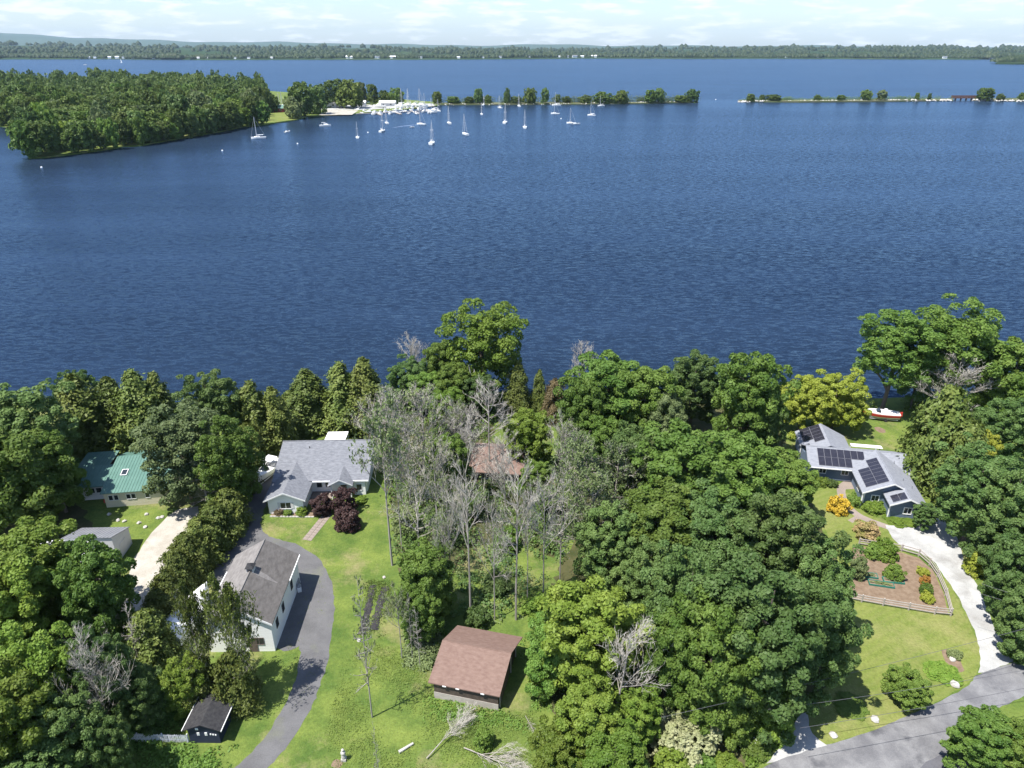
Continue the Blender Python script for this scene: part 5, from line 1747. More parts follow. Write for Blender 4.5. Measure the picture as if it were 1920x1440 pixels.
# ---------------------------------------------------------------- vegetable garden and its fence
gp = [G(1590, 1122), G(1778, 1151), G(1768, 1110), G(1748, 1068), G(1722, 1046), G(1690, 1036), G(1655, 1030), G(1600, 1024)]
sheet('garden_soil', rough(gp, .05, 11), .02, M['soil'], 'brown mulched soil of the fenced vegetable garden', 'garden soil')
fen = empty('garden_fence', G(1782, 1155), 0, 'weathered wooden rail fence round the vegetable garden', 'fence')
posts = [G(1560, 1118), G(1615, 1129), G(1655, 1136), G(1703, 1144), G(1752, 1152), G(1782, 1155), G(1772, 1117), G(1757, 1082), G(1742, 1060), G(1722, 1043), G(1690, 1034), G(1655, 1029), G(1610, 1022)]
pm_ = MB().box(-.075, .075, -.075, .075, 0, 1.25).mesh('post', M['wood'])
rail = MB().box(0, 1, -.03, .03, -.065, .065).mesh('rail', M['wood'])
for i, p in enumerate(posts):
    o = link('post', pm_, None, fen)
    o.location = p - fen.location
    if i == 0:
        continue
    a, b = posts[i - 1], p
    d = b - a
    for z in (.35, .72, 1.08):
        o = link('rail', rail, None, fen)
        o.location = a - fen.location + Vector((0, 0, z + random.uniform(-.02, .02)))
        o.rotation_euler = (0, random.uniform(-.012, .012), math.atan2(d.y, d.x))
        o.scale = (d.length, 1, 1)
for (x0, y0), (x1, y1), s_ in (((1611, 1078), (1645, 1082), 'teal-edged raised bed at the left of the vegetable garden'), ((1628, 1093), (1676, 1100), 'long narrow raised bed in the lower garden'), ((1655, 1088), (1694, 1092), 'raised bed below the asparagus clump')):
    a, b = G(x0, y0), G(x1, y1)
    e = empty('raised_bed', a, math.atan2((b - a).y, (b - a).x), s_, 'garden bed')
    Lb = (b - a).length
    for q in ((0, Lb, -.5, -.42), (0, Lb, .42, .5), (-.0, .08, -.42, .42), (Lb - .08, Lb, -.42, .42)):
        MB().box(*q, 0, .28).build('side_board', M['teal'], e)
    MB().box(.08, Lb - .08, -.42, .42, 0, .2).build('soil', M['soil'], e)
    tv = crown_round(200 + x0, 14, 22, (.2, .3), .16, low=-.1)
    o = link('plants', leaf_mesh('plants', tv, LEAF['grey']), None, e)
    o.scale = (Lb * .42, .35, .35)
    o.location = (Lb / 2, 0, .18)
    o['kind'] = 'stuff'

# dark mulch rows beside the drive
for (x0, y0), (x1, y1), s_ in (((700, 1098), (678, 1190), 'long black mulched planting row on the lawn, left one'), ((722, 1100), (700, 1182), 'long black mulched planting row on the lawn, right one')):
    a, b = G(x0, y0), G(x1, y1)
    mb = MB()
    d = (b - a)
    nn = Vector((-d.y, d.x, 0)).normalized()
    nS = 24
    for i in range(nS + 1):
        for j, (w, z) in enumerate(((-.55, 0), (-.35, .10), (0, .18), (.35, .10), (.55, 0))):
            mb.v.append(tuple(a + d * (i / nS) + nn * (w * random.uniform(.6, 1.3)) + Vector((0, 0, z * random.uniform(.6, 1.3) - .01))))
    for i in range(nS):
        for j in range(4):
            k = i * 5 + j
            mb.f.append((k, k + 1, k + 6, k + 5))
    tag(mb.build('mulch_row', M['mulch_dark']), s_, 'garden row')


# ---------------------------------------------------------------- stones, ornaments
def rock(px, py, r_, label, m='white_stone', group=None):
    mb = MB()
    rr = random.Random(px)
    mb.lathe([(r_ * .75, -.05), (r_ * 1.0, r_ * .25), (r_ * .8, r_ * .65), (r_ * .35, r_ * .85)], 0, 0, 8)
    mb.v = [(x * rr.uniform(.8, 1.2), y * rr.uniform(.75, 1.15), z * rr.uniform(.85, 1.15)) for x, y, z in mb.v]
    o = mb.build('boulder', M[m])
    o.location = G(px, py)
    o.rotation_euler = (0, 0, rr.uniform(0, 6))
    return tag(o, label, 'boulder', group)


rock(1562, 1379, .42, 'pale boulder on the lawn nearest the gravel entrance')
rock(1640, 1350, .45, 'pale boulder on the lawn midway along the road')
rock(1790, 1285, .55, 'grey boulder in the flower border near the road bend', 'stone')
rock(1786, 1237, .4, 'grey stone in the round flower bed by the road', 'stone')
rock(1412, 1412, .4, 'grey stone under the birdbath at the wood edge', 'stone')
rock(673, 1201, .3, 'white stone at the end of the left mulch row')
rock(720, 1083, .25, 'grey stone at the top of the right mulch row', 'stone')
for x, y, s_ in ((205, 965, 'flat grey stone on the cottage lawn nearest the shadow'), (222, 976, 'dark stone on the cottage lawn'), (234, 978, 'flat greenish disc on the cottage lawn, left'), (261, 981, 'flat greenish disc on the cottage lawn, right'),
                 (297, 972, 'pale stone on the cottage lawn near the track'), (304, 970, 'second pale stone on the cottage lawn near the track'), (275, 965, 'pale flat stone in front of the cottage'), (273, 989, 'pale stone at the lower edge of the cottage lawn')):
    rock(x, y, .34, s_, 'stone' if x < 270 else 'white_stone')
sheet('round_bed', rough([G(1786, 1238) + Vector((.9 * math.cos(k * .4), 1.7 * math.sin(k * .4), 0)) for k in range(16)], .1, 21), .02, M['soil'], 'small round flower bed on the lawn near the drive', 'flower bed')
sheet('rear_bed', rough([G(1650, 806) + Vector((.9 * math.cos(k * .4), 1.2 * math.sin(k * .4), 0)) for k in range(16)], .1, 22), .012, M['soil'], 'small flower bed on the lawn behind the blue house', 'flower bed')
sheet('house_bed', Q([(508, 968), (588, 969), (590, 961), (508, 959)]), .012, M['soil'], 'narrow flower bed along the front of the white house', 'flower bed')
kb = empty('bed_edging', G(506, 969), 0, 'low pale stone edging along the flower bed of the white house', 'edging')
ka, kb2 = G(506, 969), G(589, 970)
em = MB().box(-.22, .22, -.1, .1, 0, .16).mesh('edging_stone', M['white_stone'])
nE = int((kb2 - ka).length / .48)
for k in range(nE):
    o = link('edging_stone', em, None, kb)
    o.location = (kb2 - ka) * ((k + .5) / nE)
    o.rotation_euler = (0, 0, random.uniform(-.1, .1))
bb = empty('birdbath', G(1409, 1400), 0, 'white birdbath on a pedestal at the wood edge', 'birdbath')
MB().lathe([(.2, 0), (.2, .06), (.09, .12), (.08, .7), (.14, .78)], sides=10).build('pedestal', M['trim'], bb)
MB().lathe([(.14, .78), (.40, .90), (.42, .95), (.34, .93), (.05, .86)], sides=14).build('basin', M['trim'], bb)
stt = empty('garden_statue', G(645, 1425), 0, 'small pale stone garden statue at the bottom edge of the lawn', 'statue')
MB().box(-.25, .25, -.25, .25, 0, .3).build('plinth', M['stone'], stt)
MB().lathe([(.2, .3), (.24, .5), (.17, .85), (.26, 1.05), (.22, 1.2), (.09, 1.28), (.14, 1.4), (.15, 1.52), (.06, 1.62)], sides=10).build('figure', M['white_stone'], stt)
sheet('statue_bed', rough([G(632, 1432) + Vector((.55 * math.cos(k * .4), .5 * math.sin(k * .4), 0)) for k in range(16)], .1, 23), .012, M['soil'], 'little bare earth patch at the garden statue', 'flower bed')
mbx = empty('garden_bin', G(413, 1300), .1, 'dark wooden bin with a pale lid behind the navy shed', 'bin')
MB().box(-.6, .6, -.5, .5, 0, 1.2).build('body', M['dark_wood'], mbx)
MB().box(-.66, .66, -.56, .56, 1.2, 1.27).build('lid', M['grey_metal'], mbx)
wl = MB().tube([G(748, 1412) + Vector((0, 0, .15)), G(775, 1396) + Vector((0, 0, .2))], [.17, .12], 7).build('fallen_log', M['white_stone'])
tag(wl, 'pale bleached log lying in the grass at the bottom', 'log')
# fallen branches
for k, (x, y, rz, L_, s_) in enumerate(((800, 1425, .9, 7.0, 'fallen bare branches heaped at the bottom of the meadow, left heap'), (870, 1405, -.5, 7.5, 'fallen bare branches on the meadow, right heap'), (985, 1345, -1.2, 3.5, 'grey fallen branch in the grass right of the shed'))):
    tm, wm, tips = DEADS[(3, 4, 5)[k]]
    e = empty('fallen_branches', G(x, y) + Vector((0, 0, .25)), 0, s_, 'fallen branch')
    e.rotation_euler = (0, R(82), rz)
    for nm, me in (('branch', tm), ('twigs', wm)):
        o = link(nm, me, None, e)
        o.scale = (L_ * .55, L_ * .75, L_)

# ---------------------------------------------------------------- overhead cables
def cable(p, q, sag, label):
    pts = []
    for i in range(17):
        t_ = i / 16
        v = Vector(p).lerp(Vector(q), t_)
        v.z -= sag * 4 * t_ * (1 - t_)
        pts.append(v)
    tag(MB().tube(pts, .022, 4).build('overhead_cable', M['wire']), label, 'cable')


cable(G(1240, 1345, 7.5), G(2020, 1152, 7.5), .4, 'upper long overhead cable crossing from the wood over the lawn')
cable(G(1440, 1330, 6.8), G(2020, 1238, 6.8), .4, 'middle overhead cable above the lawn and the road')
cable(G(1500, 1365, 6.2), G(2020, 1270, 6.2), .3, 'lowest overhead cable near the road edge')
cable(G(1840, 1094, 7.5), G(2000, 1136, 8), .3, 'upper thin cable beside the trees at the right edge')
cable(G(1836, 1112, 7.0), G(2000, 1150, 7.5), .3, 'lower thin cable beside the trees at the right edge')

# ---------------------------------------------------------------- boats
def hull_mesh(mb, L_, beam, free, draft=.35, transom=.75, flare=.0, n=11, deck=True):
    """lofted hull, bow towards +y, waterline at z = 0"""
    st = []
    for i in range(n):
        t_ = i / (n - 1)
        y = -L_ / 2 + L_ * t_
        w = beam / 2 * (transom + (1 - transom) * math.sin(min(1, t_ / .45) * math.pi / 2)) if t_ < .45 else beam / 2 * max(.012, (1 - ((t_ - .45) / .55) ** 2.2))
        sh = free * (1 + .28 * t_ ** 2)
        st.append([(0, y, -draft * (1 - t_ ** 3)), (w * .75, y, -draft * .35), (w * (.92 - flare), y, free * .35), (w, y, sh), (w * .86, y, sh + .02), (0, y, sh + .05)])
    n0 = len(mb.v)
    m_ = len(st[0])
    for s_ in st:
        mb.v += s_ + [(-x, y, z) for x, y, z in s_]
    for i in range(n - 1):
        for k in range(m_ - 1):
            a = n0 + i * 2 * m_ + k
            b = a + 2 * m_
            mb.f.append((a, a + 1, b + 1, b))
            a2, b2 = a + m_, b + m_
            mb.f.append((a2 + 1, a2, b2, b2 + 1))
    mb.f.append(tuple(n0 + k for k in range(m_)) + tuple(n0 + m_ + k for k in range(m_ - 1, 0, -1)))
    return mb


def make_sailboat(hullm='gel', cover='trim'):
    r = empty('sailboat', (0, 0, 0), 0)
    hull_mesh(MB(), 9.2, 3.1, 1.0).build('hull', M[hullm], r)
    cb = MB()
    cb.add([(-.95, -.9, 1.08), (.95, -.9, 1.08), (.6, 2.7, 1.2), (-.6, 2.7, 1.2), (-.75, -.75, 1.62), (.75, -.75, 1.62), (.4, 2.2, 1.5), (-.4, 2.2, 1.5)], [(4, 5, 6, 7), (0, 1, 5, 4), (1, 2, 6, 5), (2, 3, 7, 6), (3, 0, 4, 7)])
    c_ = cb.build('cabin', M['trim'], r)
    MB().box(-.9, -.86, -.3, 1.4, 1.28, 1.45).build('window', M['glass'], c_)
    MB().box(.86, .9, -.3, 1.4, 1.28, 1.45).build('window', M['glass'], c_)
    MB().box(-.75, .75, -3.6, -1.1, 1.07, 1.12).build('cockpit', M['grey_wall'], r)
    MB().tube([(0, 1.1, 1.1), (0, 1.1, 13.2)], [.20, .13], 6).build('mast', M['alu'], r)
    MB().tube([(-1.0, 1.1, 7.6), (1.0, 1.1, 7.6)], .06, 4).build('spreader', M['alu'], r)
    MB().tube([(0, 1.0, 2.25), (0, -3.2, 2.35)], .22, 6).build('sail_cover', M[cover], r)
    rg = MB()
    for p in ((0, 4.5, 1.3), (0, -4.4, 1.1), (1.35, .9, 1.1), (-1.35, .9, 1.1)):
        rg.tube([p, (0, 1.1, 13.0)], .045, 3, False)
    rg.build('rigging', M['alu'], r)
    return r


def make_motorboat(name='motorboat', L_=6.5, beam=2.4, hullm='gel', top=False, engine='black'):
    r = empty(name, (0, 0, 0), 0)
    hull_mesh(MB(), L_, beam, .8).build('hull', M[hullm], r)
    MB().add([(-.8, .2, .86), (.8, .2, .86), (.55, .95, .9), (-.55, .95, .9), (-.65, .3, 1.4), (.65, .3, 1.4)], [(0, 1, 5, 4), (1, 2, 5), (3, 0, 4), (2, 3, 4, 5)]).build('windscreen', M['glass'], r)
    MB().box(-beam * .36, beam * .36, -L_ * .4, .1, .83, .9).build('cockpit', M['grey_wall'], r)
    for s_ in (-1, 1):
        MB().box(s_ * .5 - .25, s_ * .5 + .25, -L_ * .18, -L_ * .1, .9, 1.25).build('seat', M['trim'], r)
    MB().add([(-.22, -L_ / 2 - .5, .3), (.22, -L_ / 2 - .5, .3), (.22, -L_ / 2, .3), (-.22, -L_ / 2, .3), (-.18, -L_ / 2 - .42, 1.15), (.18, -L_ / 2 - .42, 1.15), (.18, -L_ / 2 - .05, 1.1), (-.18, -L_ / 2 - .05, 1.1)],
             [(4, 5, 6, 7), (0, 1, 5, 4), (1, 2, 6, 5), (2, 3, 7, 6), (3, 0, 4, 7)]).build('engine', M[engine], r)
    if top:
        MB().box(-.9, .9, -L_ * .28, -.1, 2.1, 2.2).build('hard_top', M['trim'], r)
        for x in (-.8, .8):
            for y in (-L_ * .25, -.25):
                MB().tube([(x, y, .85), (x, y, 2.1)], .035, 4).build('top_post', M['alu'], r)
    return r


def make_cruiser():
    r = empty('cabin_cruiser', (0, 0, 0), 0)
    hull_mesh(MB(), 10.5, 3.5, 1.35).build('hull', M['gel'], r)
    MB().add([(-1.35, -1.5, 1.45), (1.35, -1.5, 1.45), (.8, 3.0, 1.65), (-.8, 3.0, 1.65), (-1.15, -1.3, 2.7), (1.15, -1.3, 2.7), (.7, 1.2, 2.6), (-.7, 1.2, 2.6)], [(4, 5, 6, 7), (0, 1, 5, 4), (1, 2, 6, 5), (2, 3, 7, 6), (3, 0, 4, 7)]).build('cabin', M['trim'], r)
    MB().box(-1.2, 1.2, -1.34, -1.28, 1.9, 2.4).build('window', M['glass'], r)
    MB().box(-1.0, 1.0, -3.2, .4, 3.3, 3.4).build('hard_top', M['trim'], r)
    for x in (-.9, .9):
        MB().tube([(x, -3.0, 1.4), (x, -3.0, 3.3)], .05, 4).build('top_post', M['alu'], r)
        MB().tube([(x, .2, 2.6), (x, .2, 3.3)], .05, 4).build('top_post', M['alu'], r)
    MB().box(-1.2, 1.2, -4.6, -1.6, 1.38, 1.42).build('cockpit', M['grey_wall'], r)
    return r


def put(proto, first, pos, rz, label, cat, group=None, s=1.0):
    o = proto if first else copy_tree(proto)
    for kk in ('label', 'category', 'group'):
        if kk in o:
            del o[kk]
    o.location = pos
    o.rotation_euler = (0, 0, rz)
    o.scale = (s, s, s)
    return tag(o, label, cat, group)


SA = make_sailboat()
SB = make_sailboat('gel', 'boat_dark')
used = {0: True, 1: True}
for px, py, rz, s_, k, lab in [
    (485, 260, 115, 1.05, 0, 'white sailboat moored beside the wooded headland, leftmost of all'),
    (670.5, 259, 10, .8, 0, 'small white sailboat moored alone between headland and marina'),
    (717, 247, -12, 1.0, 0, 'white sailboat moored in front of the marina docks, left'),
    (725, 232, 20, .9, 0, 'white sailboat moored just behind another in front of the marina'),
    (790, 234, 60, .95, 1, 'white boat with dark canvas moored at the end of the wake'),
    (810, 270, -5, 1.1, 0, 'white sailboat moored nearest the camera'),
    (842, 232, 15, 1.0, 1, 'sailboat with a dark cover moored right of the marina'),
    (872, 253, 25, 1.05, 1, 'dark-covered sailboat right of the nearest one'),
    (907, 197, -10, .85, 0, 'small sailboat close under the left end of the breakwater'),
    (903, 215, 5, .8, 0, 'small sailboat in front of the one under the breakwater'),
    (937, 203, 30, .9, 0, 'sailboat moored near the breakwater, left of the tall-masted one'),
    (947, 231, -8, 1.1, 0, 'tall-masted white sailboat moored in open water'),
    (973, 200, 12, .95, 0, 'sailboat under the breakwater trees in the middle'),
    (984, 240, 0, 1.0, 0, 'white sailboat moored rightmost of the nearer row'),
    (1041, 214, 70, .9, 1, 'boat with dark canvas moored before the two at the breakwater'),
    (1043, 198, 80, 1.0, 0, 'white sailboat lying close to the breakwater at its middle'),
    (1071, 232, 60, .9, 1, 'sailboat with another boat alongside, right of the rest'),
    (1109, 217, 60, .85, 0, 'sailboat moored last on the right in open water'),
    (1127, 199, 100, .8, 0, 'small sailboat under the breakwater at the far right'),
]:
    put(SA if k == 0 else SB, used[k], gw(px, py), R(rz), lab, 'sailboat', 'sailboats on their moorings', s_ * 1.18)
    used[k] = False
CR = make_cruiser()
put(CR, True, gw(610, 237), R(-80), 'white cabin cruiser moored before the marina beach', 'boat')
MA = make_motorboat()
put(MA, True, gw(539, 248), R(-20), 'small white motorboat moored off the headland lawn', 'boat', s=1.1)
put(MA, False, gw(773, 239), R(-70), 'small dinghy trailing a pale wake in front of the marina', 'boat', s=.7)
put(MA, False, gw(1081, 233), R(-80), 'white motorboat lying alongside a moored sailboat', 'boat', s=1.1)
put(MA, False, gw(1085, 194), R(90), 'white motorboat drawn up at the breakwater trees', 'boat', s=1.0)
put(MA, False, gw(160, 122), R(90), 'tiny white motorboat far out on the upper lake', 'boat', s=2.0)
far_s = empty('sailing_boat', gw(227.6, 118), R(70), 'tiny white boat under sail far out near the other shore', 'sailboat')
hull_mesh(MB(), 11, 3.4, 1.2).build('hull', M['gel'], far_s)
MB().add([(0, 1.0, 2), (0, -4.8, 2), (0, 1.0, 19), (.25, -1.2, 6)], [(0, 1, 3), (1, 2, 3), (2, 0, 3)]).build('sail', M['trim'], far_s)
MB().tube([(0, 1.1, 1), (0, 1.1, 19.5)], .12, 5).build('mast', M['alu'], far_s)
# wake
wk = MB()
wp = smooth_line([gw(735, 239.8), gw(752, 237), gw(770, 235), gw(786, 233.2)], 6)
for i, p in enumerate(wp):
    w_ = .5 + 1.3 * math.sin(math.pi * i / (len(wp) - 1))
    wk.v += [(p.x, p.y - w_, LAKE_Z + .006), (p.x, p.y + w_, LAKE_Z + .006)]
for i in range(len(wp) - 1):
    wk.f.append((2 * i, 2 * i + 2, 2 * i + 3, 2 * i + 1))
tag(wk.build('wake', mat('wake_foam', (.10, .16, .30), .5, .3, var=(.30, .36, .48), scale=.5)), 'thin pale wake trailing across the mooring', 'wake', kind='stuff')
# buoys
bu = MB().lathe([(.25, -.3), (.4, 0), (.32, .35), (.1, .5)], sides=8).mesh('buoy', M['trim'])
for k, (px, py, lab) in enumerate([(78, 314.5, 'small pale float below the tip of the headland'), (417, 283, 'tiny white buoy on the open bay left of the moorings'), (558, 270, 'tiny white buoy near the small motorboat'), (1052, 223, 'small red buoy before the moored sailboats'), (1342, 187, 'tiny white buoy in the gap of the breakwater'), (690, 249, 'tiny buoy left of the moored sailboats')]):
    o = link('mooring_buoy', bu, None)
    o.location = gw(px, py)
    o.scale = (1.6, 1.6, 1.6)
    tag(o, lab, 'buoy')

# boat beside the white house, on a trailer
tb = make_motorboat('trailer_boat', 6.8, 2.3, 'gel', True, 'trim')
put(tb, True, G(503, 893) + Vector((0, 0, .75)), R(160), 'white centre-console boat in the shade left of the white house', 'boat')
tr_ = empty('boat_trailer', G(503, 893), R(160), 'galvanised boat trailer under the shaded white boat', 'trailer')
for x in (-.8, .8):
    MB().box(x - .05, x + .05, -3.2, 3.2, .35, .47).build('frame_rail', M['alu'], tr_)
    MB().add(*(lambda m_: (m_.v, m_.f))(MB().tube([(x * 1.35 - .1, -1.0, .32), (x * 1.35 + .1, -1.0, .32)], .32, 10))).build('wheel', M['black'], tr_)
MB().tube([(0, 3.2, .42), (0, 5.2, .42)], .06, 5).build('drawbar', M['alu'], tr_)
# red and white boat on the shore behind the blue house
rb_ = make_motorboat('shore_boat', 6.6, 2.4, 'gel', False, 'red')
put(rb_, True, G(1649, 786) + Vector((0, 0, .8)), R(78), 'white motorboat with red trim on a trailer on the shore lawn', 'boat')
hull_mesh(MB(), 6.64, 2.46, .62, .02).build('red_stripe', M['red'], rb_).location = (0, 0, .02)
tr2 = empty('boat_trailer', G(1649, 786), R(78), 'trailer under the red and white boat on the shore lawn', 'trailer')
for x in (-.7, .7):
    MB().box(x - .05, x + .05, -3.0, 3.0, .38, .48).build('frame_rail', M['alu'], tr2)
    MB().tube([(x * 1.4 - .1, -.8, .32), (x * 1.4 + .1, -.8, .32)], .32, 10).build('wheel', M['black'], tr2)
# shrink-wrapped boat beside the garage
cb_ = empty('covered_boat', G(356, 1160), R(-9), 'large boat under a white winter cover beside the garage', 'boat')
cv = MB()
nC = 13
for i in range(nC):
    t_ = i / (nC - 1)
    y = -4.6 + 9.2 * t_
    w = 1.75 * (1 - max(0, (t_ - .45) / .55) ** 2.0) + .04
    zr = 2.6 - .55 * t_
    cv.v += [(-w, y, .35 + .4 * t_), (-w * 1.02, y, 1.45), (-w * .5, y, 2.0 + .3 * (zr - 2)), (0, y, zr), (w * .5, y, 2.0 + .3 * (zr - 2)), (w * 1.02, y, 1.45), (w, y, .35 + .4 * t_)]
for i in range(nC - 1):
    for k in range(6):
        a = i * 7 + k
        cv.f.append((a, a + 1, a + 8, a + 7))
cv.f.append(tuple(range(7)))
cv.build('cover', M['trim'], cb_)
for y in (-3, 0, 2.6):
    for x in (-.7, .7):
        MB().box(x - .1, x + .1, y - .15, y + .15, 0, .6).build('stand', M['dark_wood'], cb_)
bt = MB().box(-.25, .25, -.3, .3, 0, .75).build('body', M['trim'])
hp = empty('white_grill', G(562, 1108), .3, 'covered white garden machine in the shadow of the garage', 'machine')
bt.parent = hp
MB().lathe([(.28, .75), (.33, .9), (.2, 1.1), (.05, 1.15)], sides=10).build('hood', M['grey_metal'], hp)

# ---------------------------------------------------------------- marina on the far headland
dk = MB().box(-.5, .5, -1, 1, -.2, .35).mesh('dock', M['wood'])
docks = [((668, 214.5), (822, 208)), ((700, 211), (716, 217)), ((735, 209.5), (752, 215)), ((770, 208.5), (786, 213.5)), ((800, 207), (812, 211.5))]
for k, (a, b) in enumerate(docks):
    A_, B_ = gw(*a), gw(*b)
    o = link('dock', dk, None)
    o.location = (A_ + B_) / 2 + Vector((0, 0, .5))
    d = B_ - A_
    o.rotation_euler = (0, 0, math.atan2(d.y, d.x) - math.pi / 2)
    o.scale = (2.2, d.length / 2, 1)
    tag(o, ['long main dock of the marina seen end to end', 'short finger dock at the left of the marina', 'finger dock left of the middle of the marina', 'finger dock right of the middle of the marina', 'outermost finger dock of the marina'][k], 'dock')
MRN = make_motorboat('moored_boat', 9.5, 3.2)
rm = random.Random(4)
berth = []
for i in range(44):
    px = 672 + i * 3.4 + rm.uniform(-1, 1)
    py = rm.choice([206.5, 209.5, 212.5, 215.5]) - (px - 670) * .022 + rm.uniform(-.8, .8)
    berth.append((px, py))
for i, (px, py) in enumerate(berth):
    put(MRN if i % 3 else CR, i == 1, gw(px, py), R(rm.choice([0, 180, 90, 20, -15]) + rm.uniform(-12, 12)), 'white open motorboat packed among others at the marina docks' if i % 3 else 'white cabin cruiser packed among others at the marina docks', 'boat', 'white boats at the marina docks', rm.uniform(.8, 1.25))
for i, (px, py, h_, lab) in enumerate([(742, 212, 1.0, 'sailboat with a bare mast at the middle marina dock'), (752, 201, 1.5, 'tall two-masted boat at the marina, left of the pair'), (767, 202, 1.55, 'tall-masted white boat in the middle of the marina'), (789, 201, 1.5, 'tall-masted white boat at the right of the marina'), (794, 203, 1.2, 'tall-masted boat at the end of the marina hardstand'), (811, 212, 1.2, 'sailboat at the outermost marina dock'), (820, 209, 1.0, 'sailboat lying off the end of the marina dock'), (612, 202, 1.2, 'sailboat mast behind the white storage tent'), (525, 203, 1.2, 'sailboat mast behind the red cabins, left'), (531, 203, 1.3, 'sailboat mast behind the red cabins, right')]):
    put(SA, False, gw(px, py) + Vector((0, 0, 1.2 if py < 206 else 0)), R(rm.uniform(0, 360)), lab, 'sailboat', 'sailboats at the marina', h_)


def hall(name, px, py, w, d, h, roof_h, wallm, roofm, label, rz=0.0, z=-.6, cat='building', wins=2):
    e = empty(name, G(px, py, z), rz, label, cat)
    gable_walls(-w / 2, w / 2, 0, d, h, h + roof_h, 'u').build('wall', M[wallm], e)
    mb = MB()
    o = w * .04 + .3
    mb.slab([(-w / 2 - o, -o, h + .15), (w / 2 + o, -o, h + .15), (w / 2 + o, d / 2, h + roof_h + .35), (-w / 2 - o, d / 2, h + roof_h + .35)], .25)
    mb.slab([(-w / 2 - o, d / 2, h + roof_h + .35), (w / 2 + o, d / 2, h + roof_h + .35), (w / 2 + o, d + o, h + .15), (-w / 2 - o, d + o, h + .15)], .25)
    mb.build('roof', M[roofm], e)
    for k in range(wins):
        x = -w / 2 + w * (k + .5) / wins
        f_ = MB().box(x - w * .07, x + w * .07, -.12, -.003, h * .35, h * .8).build('window', M['trim'], e)
        MB().box(x - w * .055, x + w * .055, -.16, -.125, h * .40, h * .75).build('pane', M['glass'], f_)
    return e


hall('red_cabin', 505, 210, 12, 8, 4.5, 3.0, 'red_wall', 'red_shingle', 'red cabin at the left above the headland lawn', .1)
hall('red_cabin', 522, 210.5, 11, 8, 4.0, 3.0, 'red_wall', 'green_metal', 'red cabin with a green roof above the headland lawn', -.1)
hall('boat_storage', 619, 202, 15, 11, 5.0, 2.4, 'trim', 'trim', 'white boat storage shed under the big marina tree, left')
hall('boat_storage', 581, 201, 9, 9, 4.5, 2.0, 'trim', 'grey_metal', 'small white storage shed at the trees left of the marina')
hall('boat_shed', 726, 199, 18, 10, 3.6, 2.2, 'grey_wall', 'trim', 'long white-roofed boat shed behind the marina docks')
for px_, py_, rz_, lab_ in ((752, 203, 80, 'white cruiser laid up ashore left of the tall masts'), (764, 202.5, 95, 'white cruiser laid up ashore among the tall masts'), (778, 202, 70, 'white cruiser laid up ashore right of the tall masts'), (712, 203, 85, 'white cruiser laid up ashore before the long boat shed'), (790, 202, 100, 'white cruiser laid up at the right end of the marina yard')):
    put(CR, False, gw(px_, py_) + Vector((0, 0, 1.6)), R(rz_), lab_, 'boat', None, 1.45)
hall('marina_office', 672, 199, 16, 9, 4, 2, 'trim', 'trim', 'white marina building behind the docks, left')
hall('blue_building', 694, 192, 15, 10, 6, 3, 'blue_paint', 'blue_paint', 'blue building behind the marina trees', wins=3)
sheet('marina_beach', Q([(597, 216, -.55), (660, 215, -.55), (672, 207, -.55), (615, 205, -.55)]), -.55, GRAVT, 'pale sandy ground in front of the marina trees', 'beach')
sheet('marina_yard', Q([(672, 206, -.55), (815, 199, -.55), (812, 194, -.55), (600, 198, -.55), (600, 205, -.55)]), -.54, GRAVW, 'pale gravel yard of the marina', 'yard')
sheet('headland_lawn', rough(Q([(486, 231, -.55), (556, 224, -.55), (560, 213, -.55), (494, 210, -.55)]), .8, 31, 6), -.54, MOWN, 'bright green lawn below the red cabins on the headland', 'lawn')

# trestle bridge in the causeway gap
tbm = empty('trestle_bridge', (gw(1786, 188).x, gw(1786, 188).y, 0), 0, 'dark rusty trestle bridge in the gap of the causeway', 'bridge')
bl = gw(1826, 188).x - gw(1786, 188).x
MB().box(-2, bl + 2, -1.6, 1.6, 1.2, 1.9).build('deck', M['rust_metal'], tbm)
for y in (-1.8, 1.8):
    MB().box(-2, bl + 2, y - .15, y + .15, 1.0, 4.6).build('girder', M['rust_metal'], tbm)
for k in range(4):
    MB().box(bl * (k + .5) / 4 - .4, bl * (k + .5) / 4 + .4, -1.5, 1.5, -2.2, 1.2).build('pier', M['dark_wood'], tbm)

# stones along the breakwater and causeway (too small to tell apart)
rk = MB()
rr = random.Random(9)
for (x0, y0), (x1, y1), n_, sz in (((1384, 191.8), (1786, 189.6), 330, 1.6), ((1826, 189.4), (1960, 191), 120, 1.6), ((815, 197.4), (1100, 196.3), 60, .9), ((1085, 195.5), (1309, 192.4), 120, 1.3), ((740, 207), (822, 198.5), 40, 1)):
    a, b = gw(x0, y0), gw(x1, y1)
    for k in range(n_):
        p = a.lerp(b, rr.random()) + Vector((0, rr.uniform(-1.5, 4.5), 0))
        s_ = sz * rr.uniform(.5, 1.5)
        z = LAKE_Z + rr.uniform(0, 1.4)
        m2 = [(p.x + dx * s_ * rr.uniform(.7, 1.2), p.y + dy * s_ * rr.uniform(.7, 1.2), z + dz * s_ * .8) for dx, dy, dz in ((1, 0, 0), (0, 1, 0), (-1, 0, 0), (0, -1, 0), (0, 0, 1), (0, 0, -.6))]
        rk.add(m2, [(0, 1, 4), (1, 2, 4), (2, 3, 4), (3, 0, 4), (1, 0, 5), (2, 1, 5), (3, 2, 5), (0, 3, 5)])
tag(rk.build('rocks', M['white_stone']), 'pale stones heaped along the breakwater and causeway', 'rocks', kind='stuff')

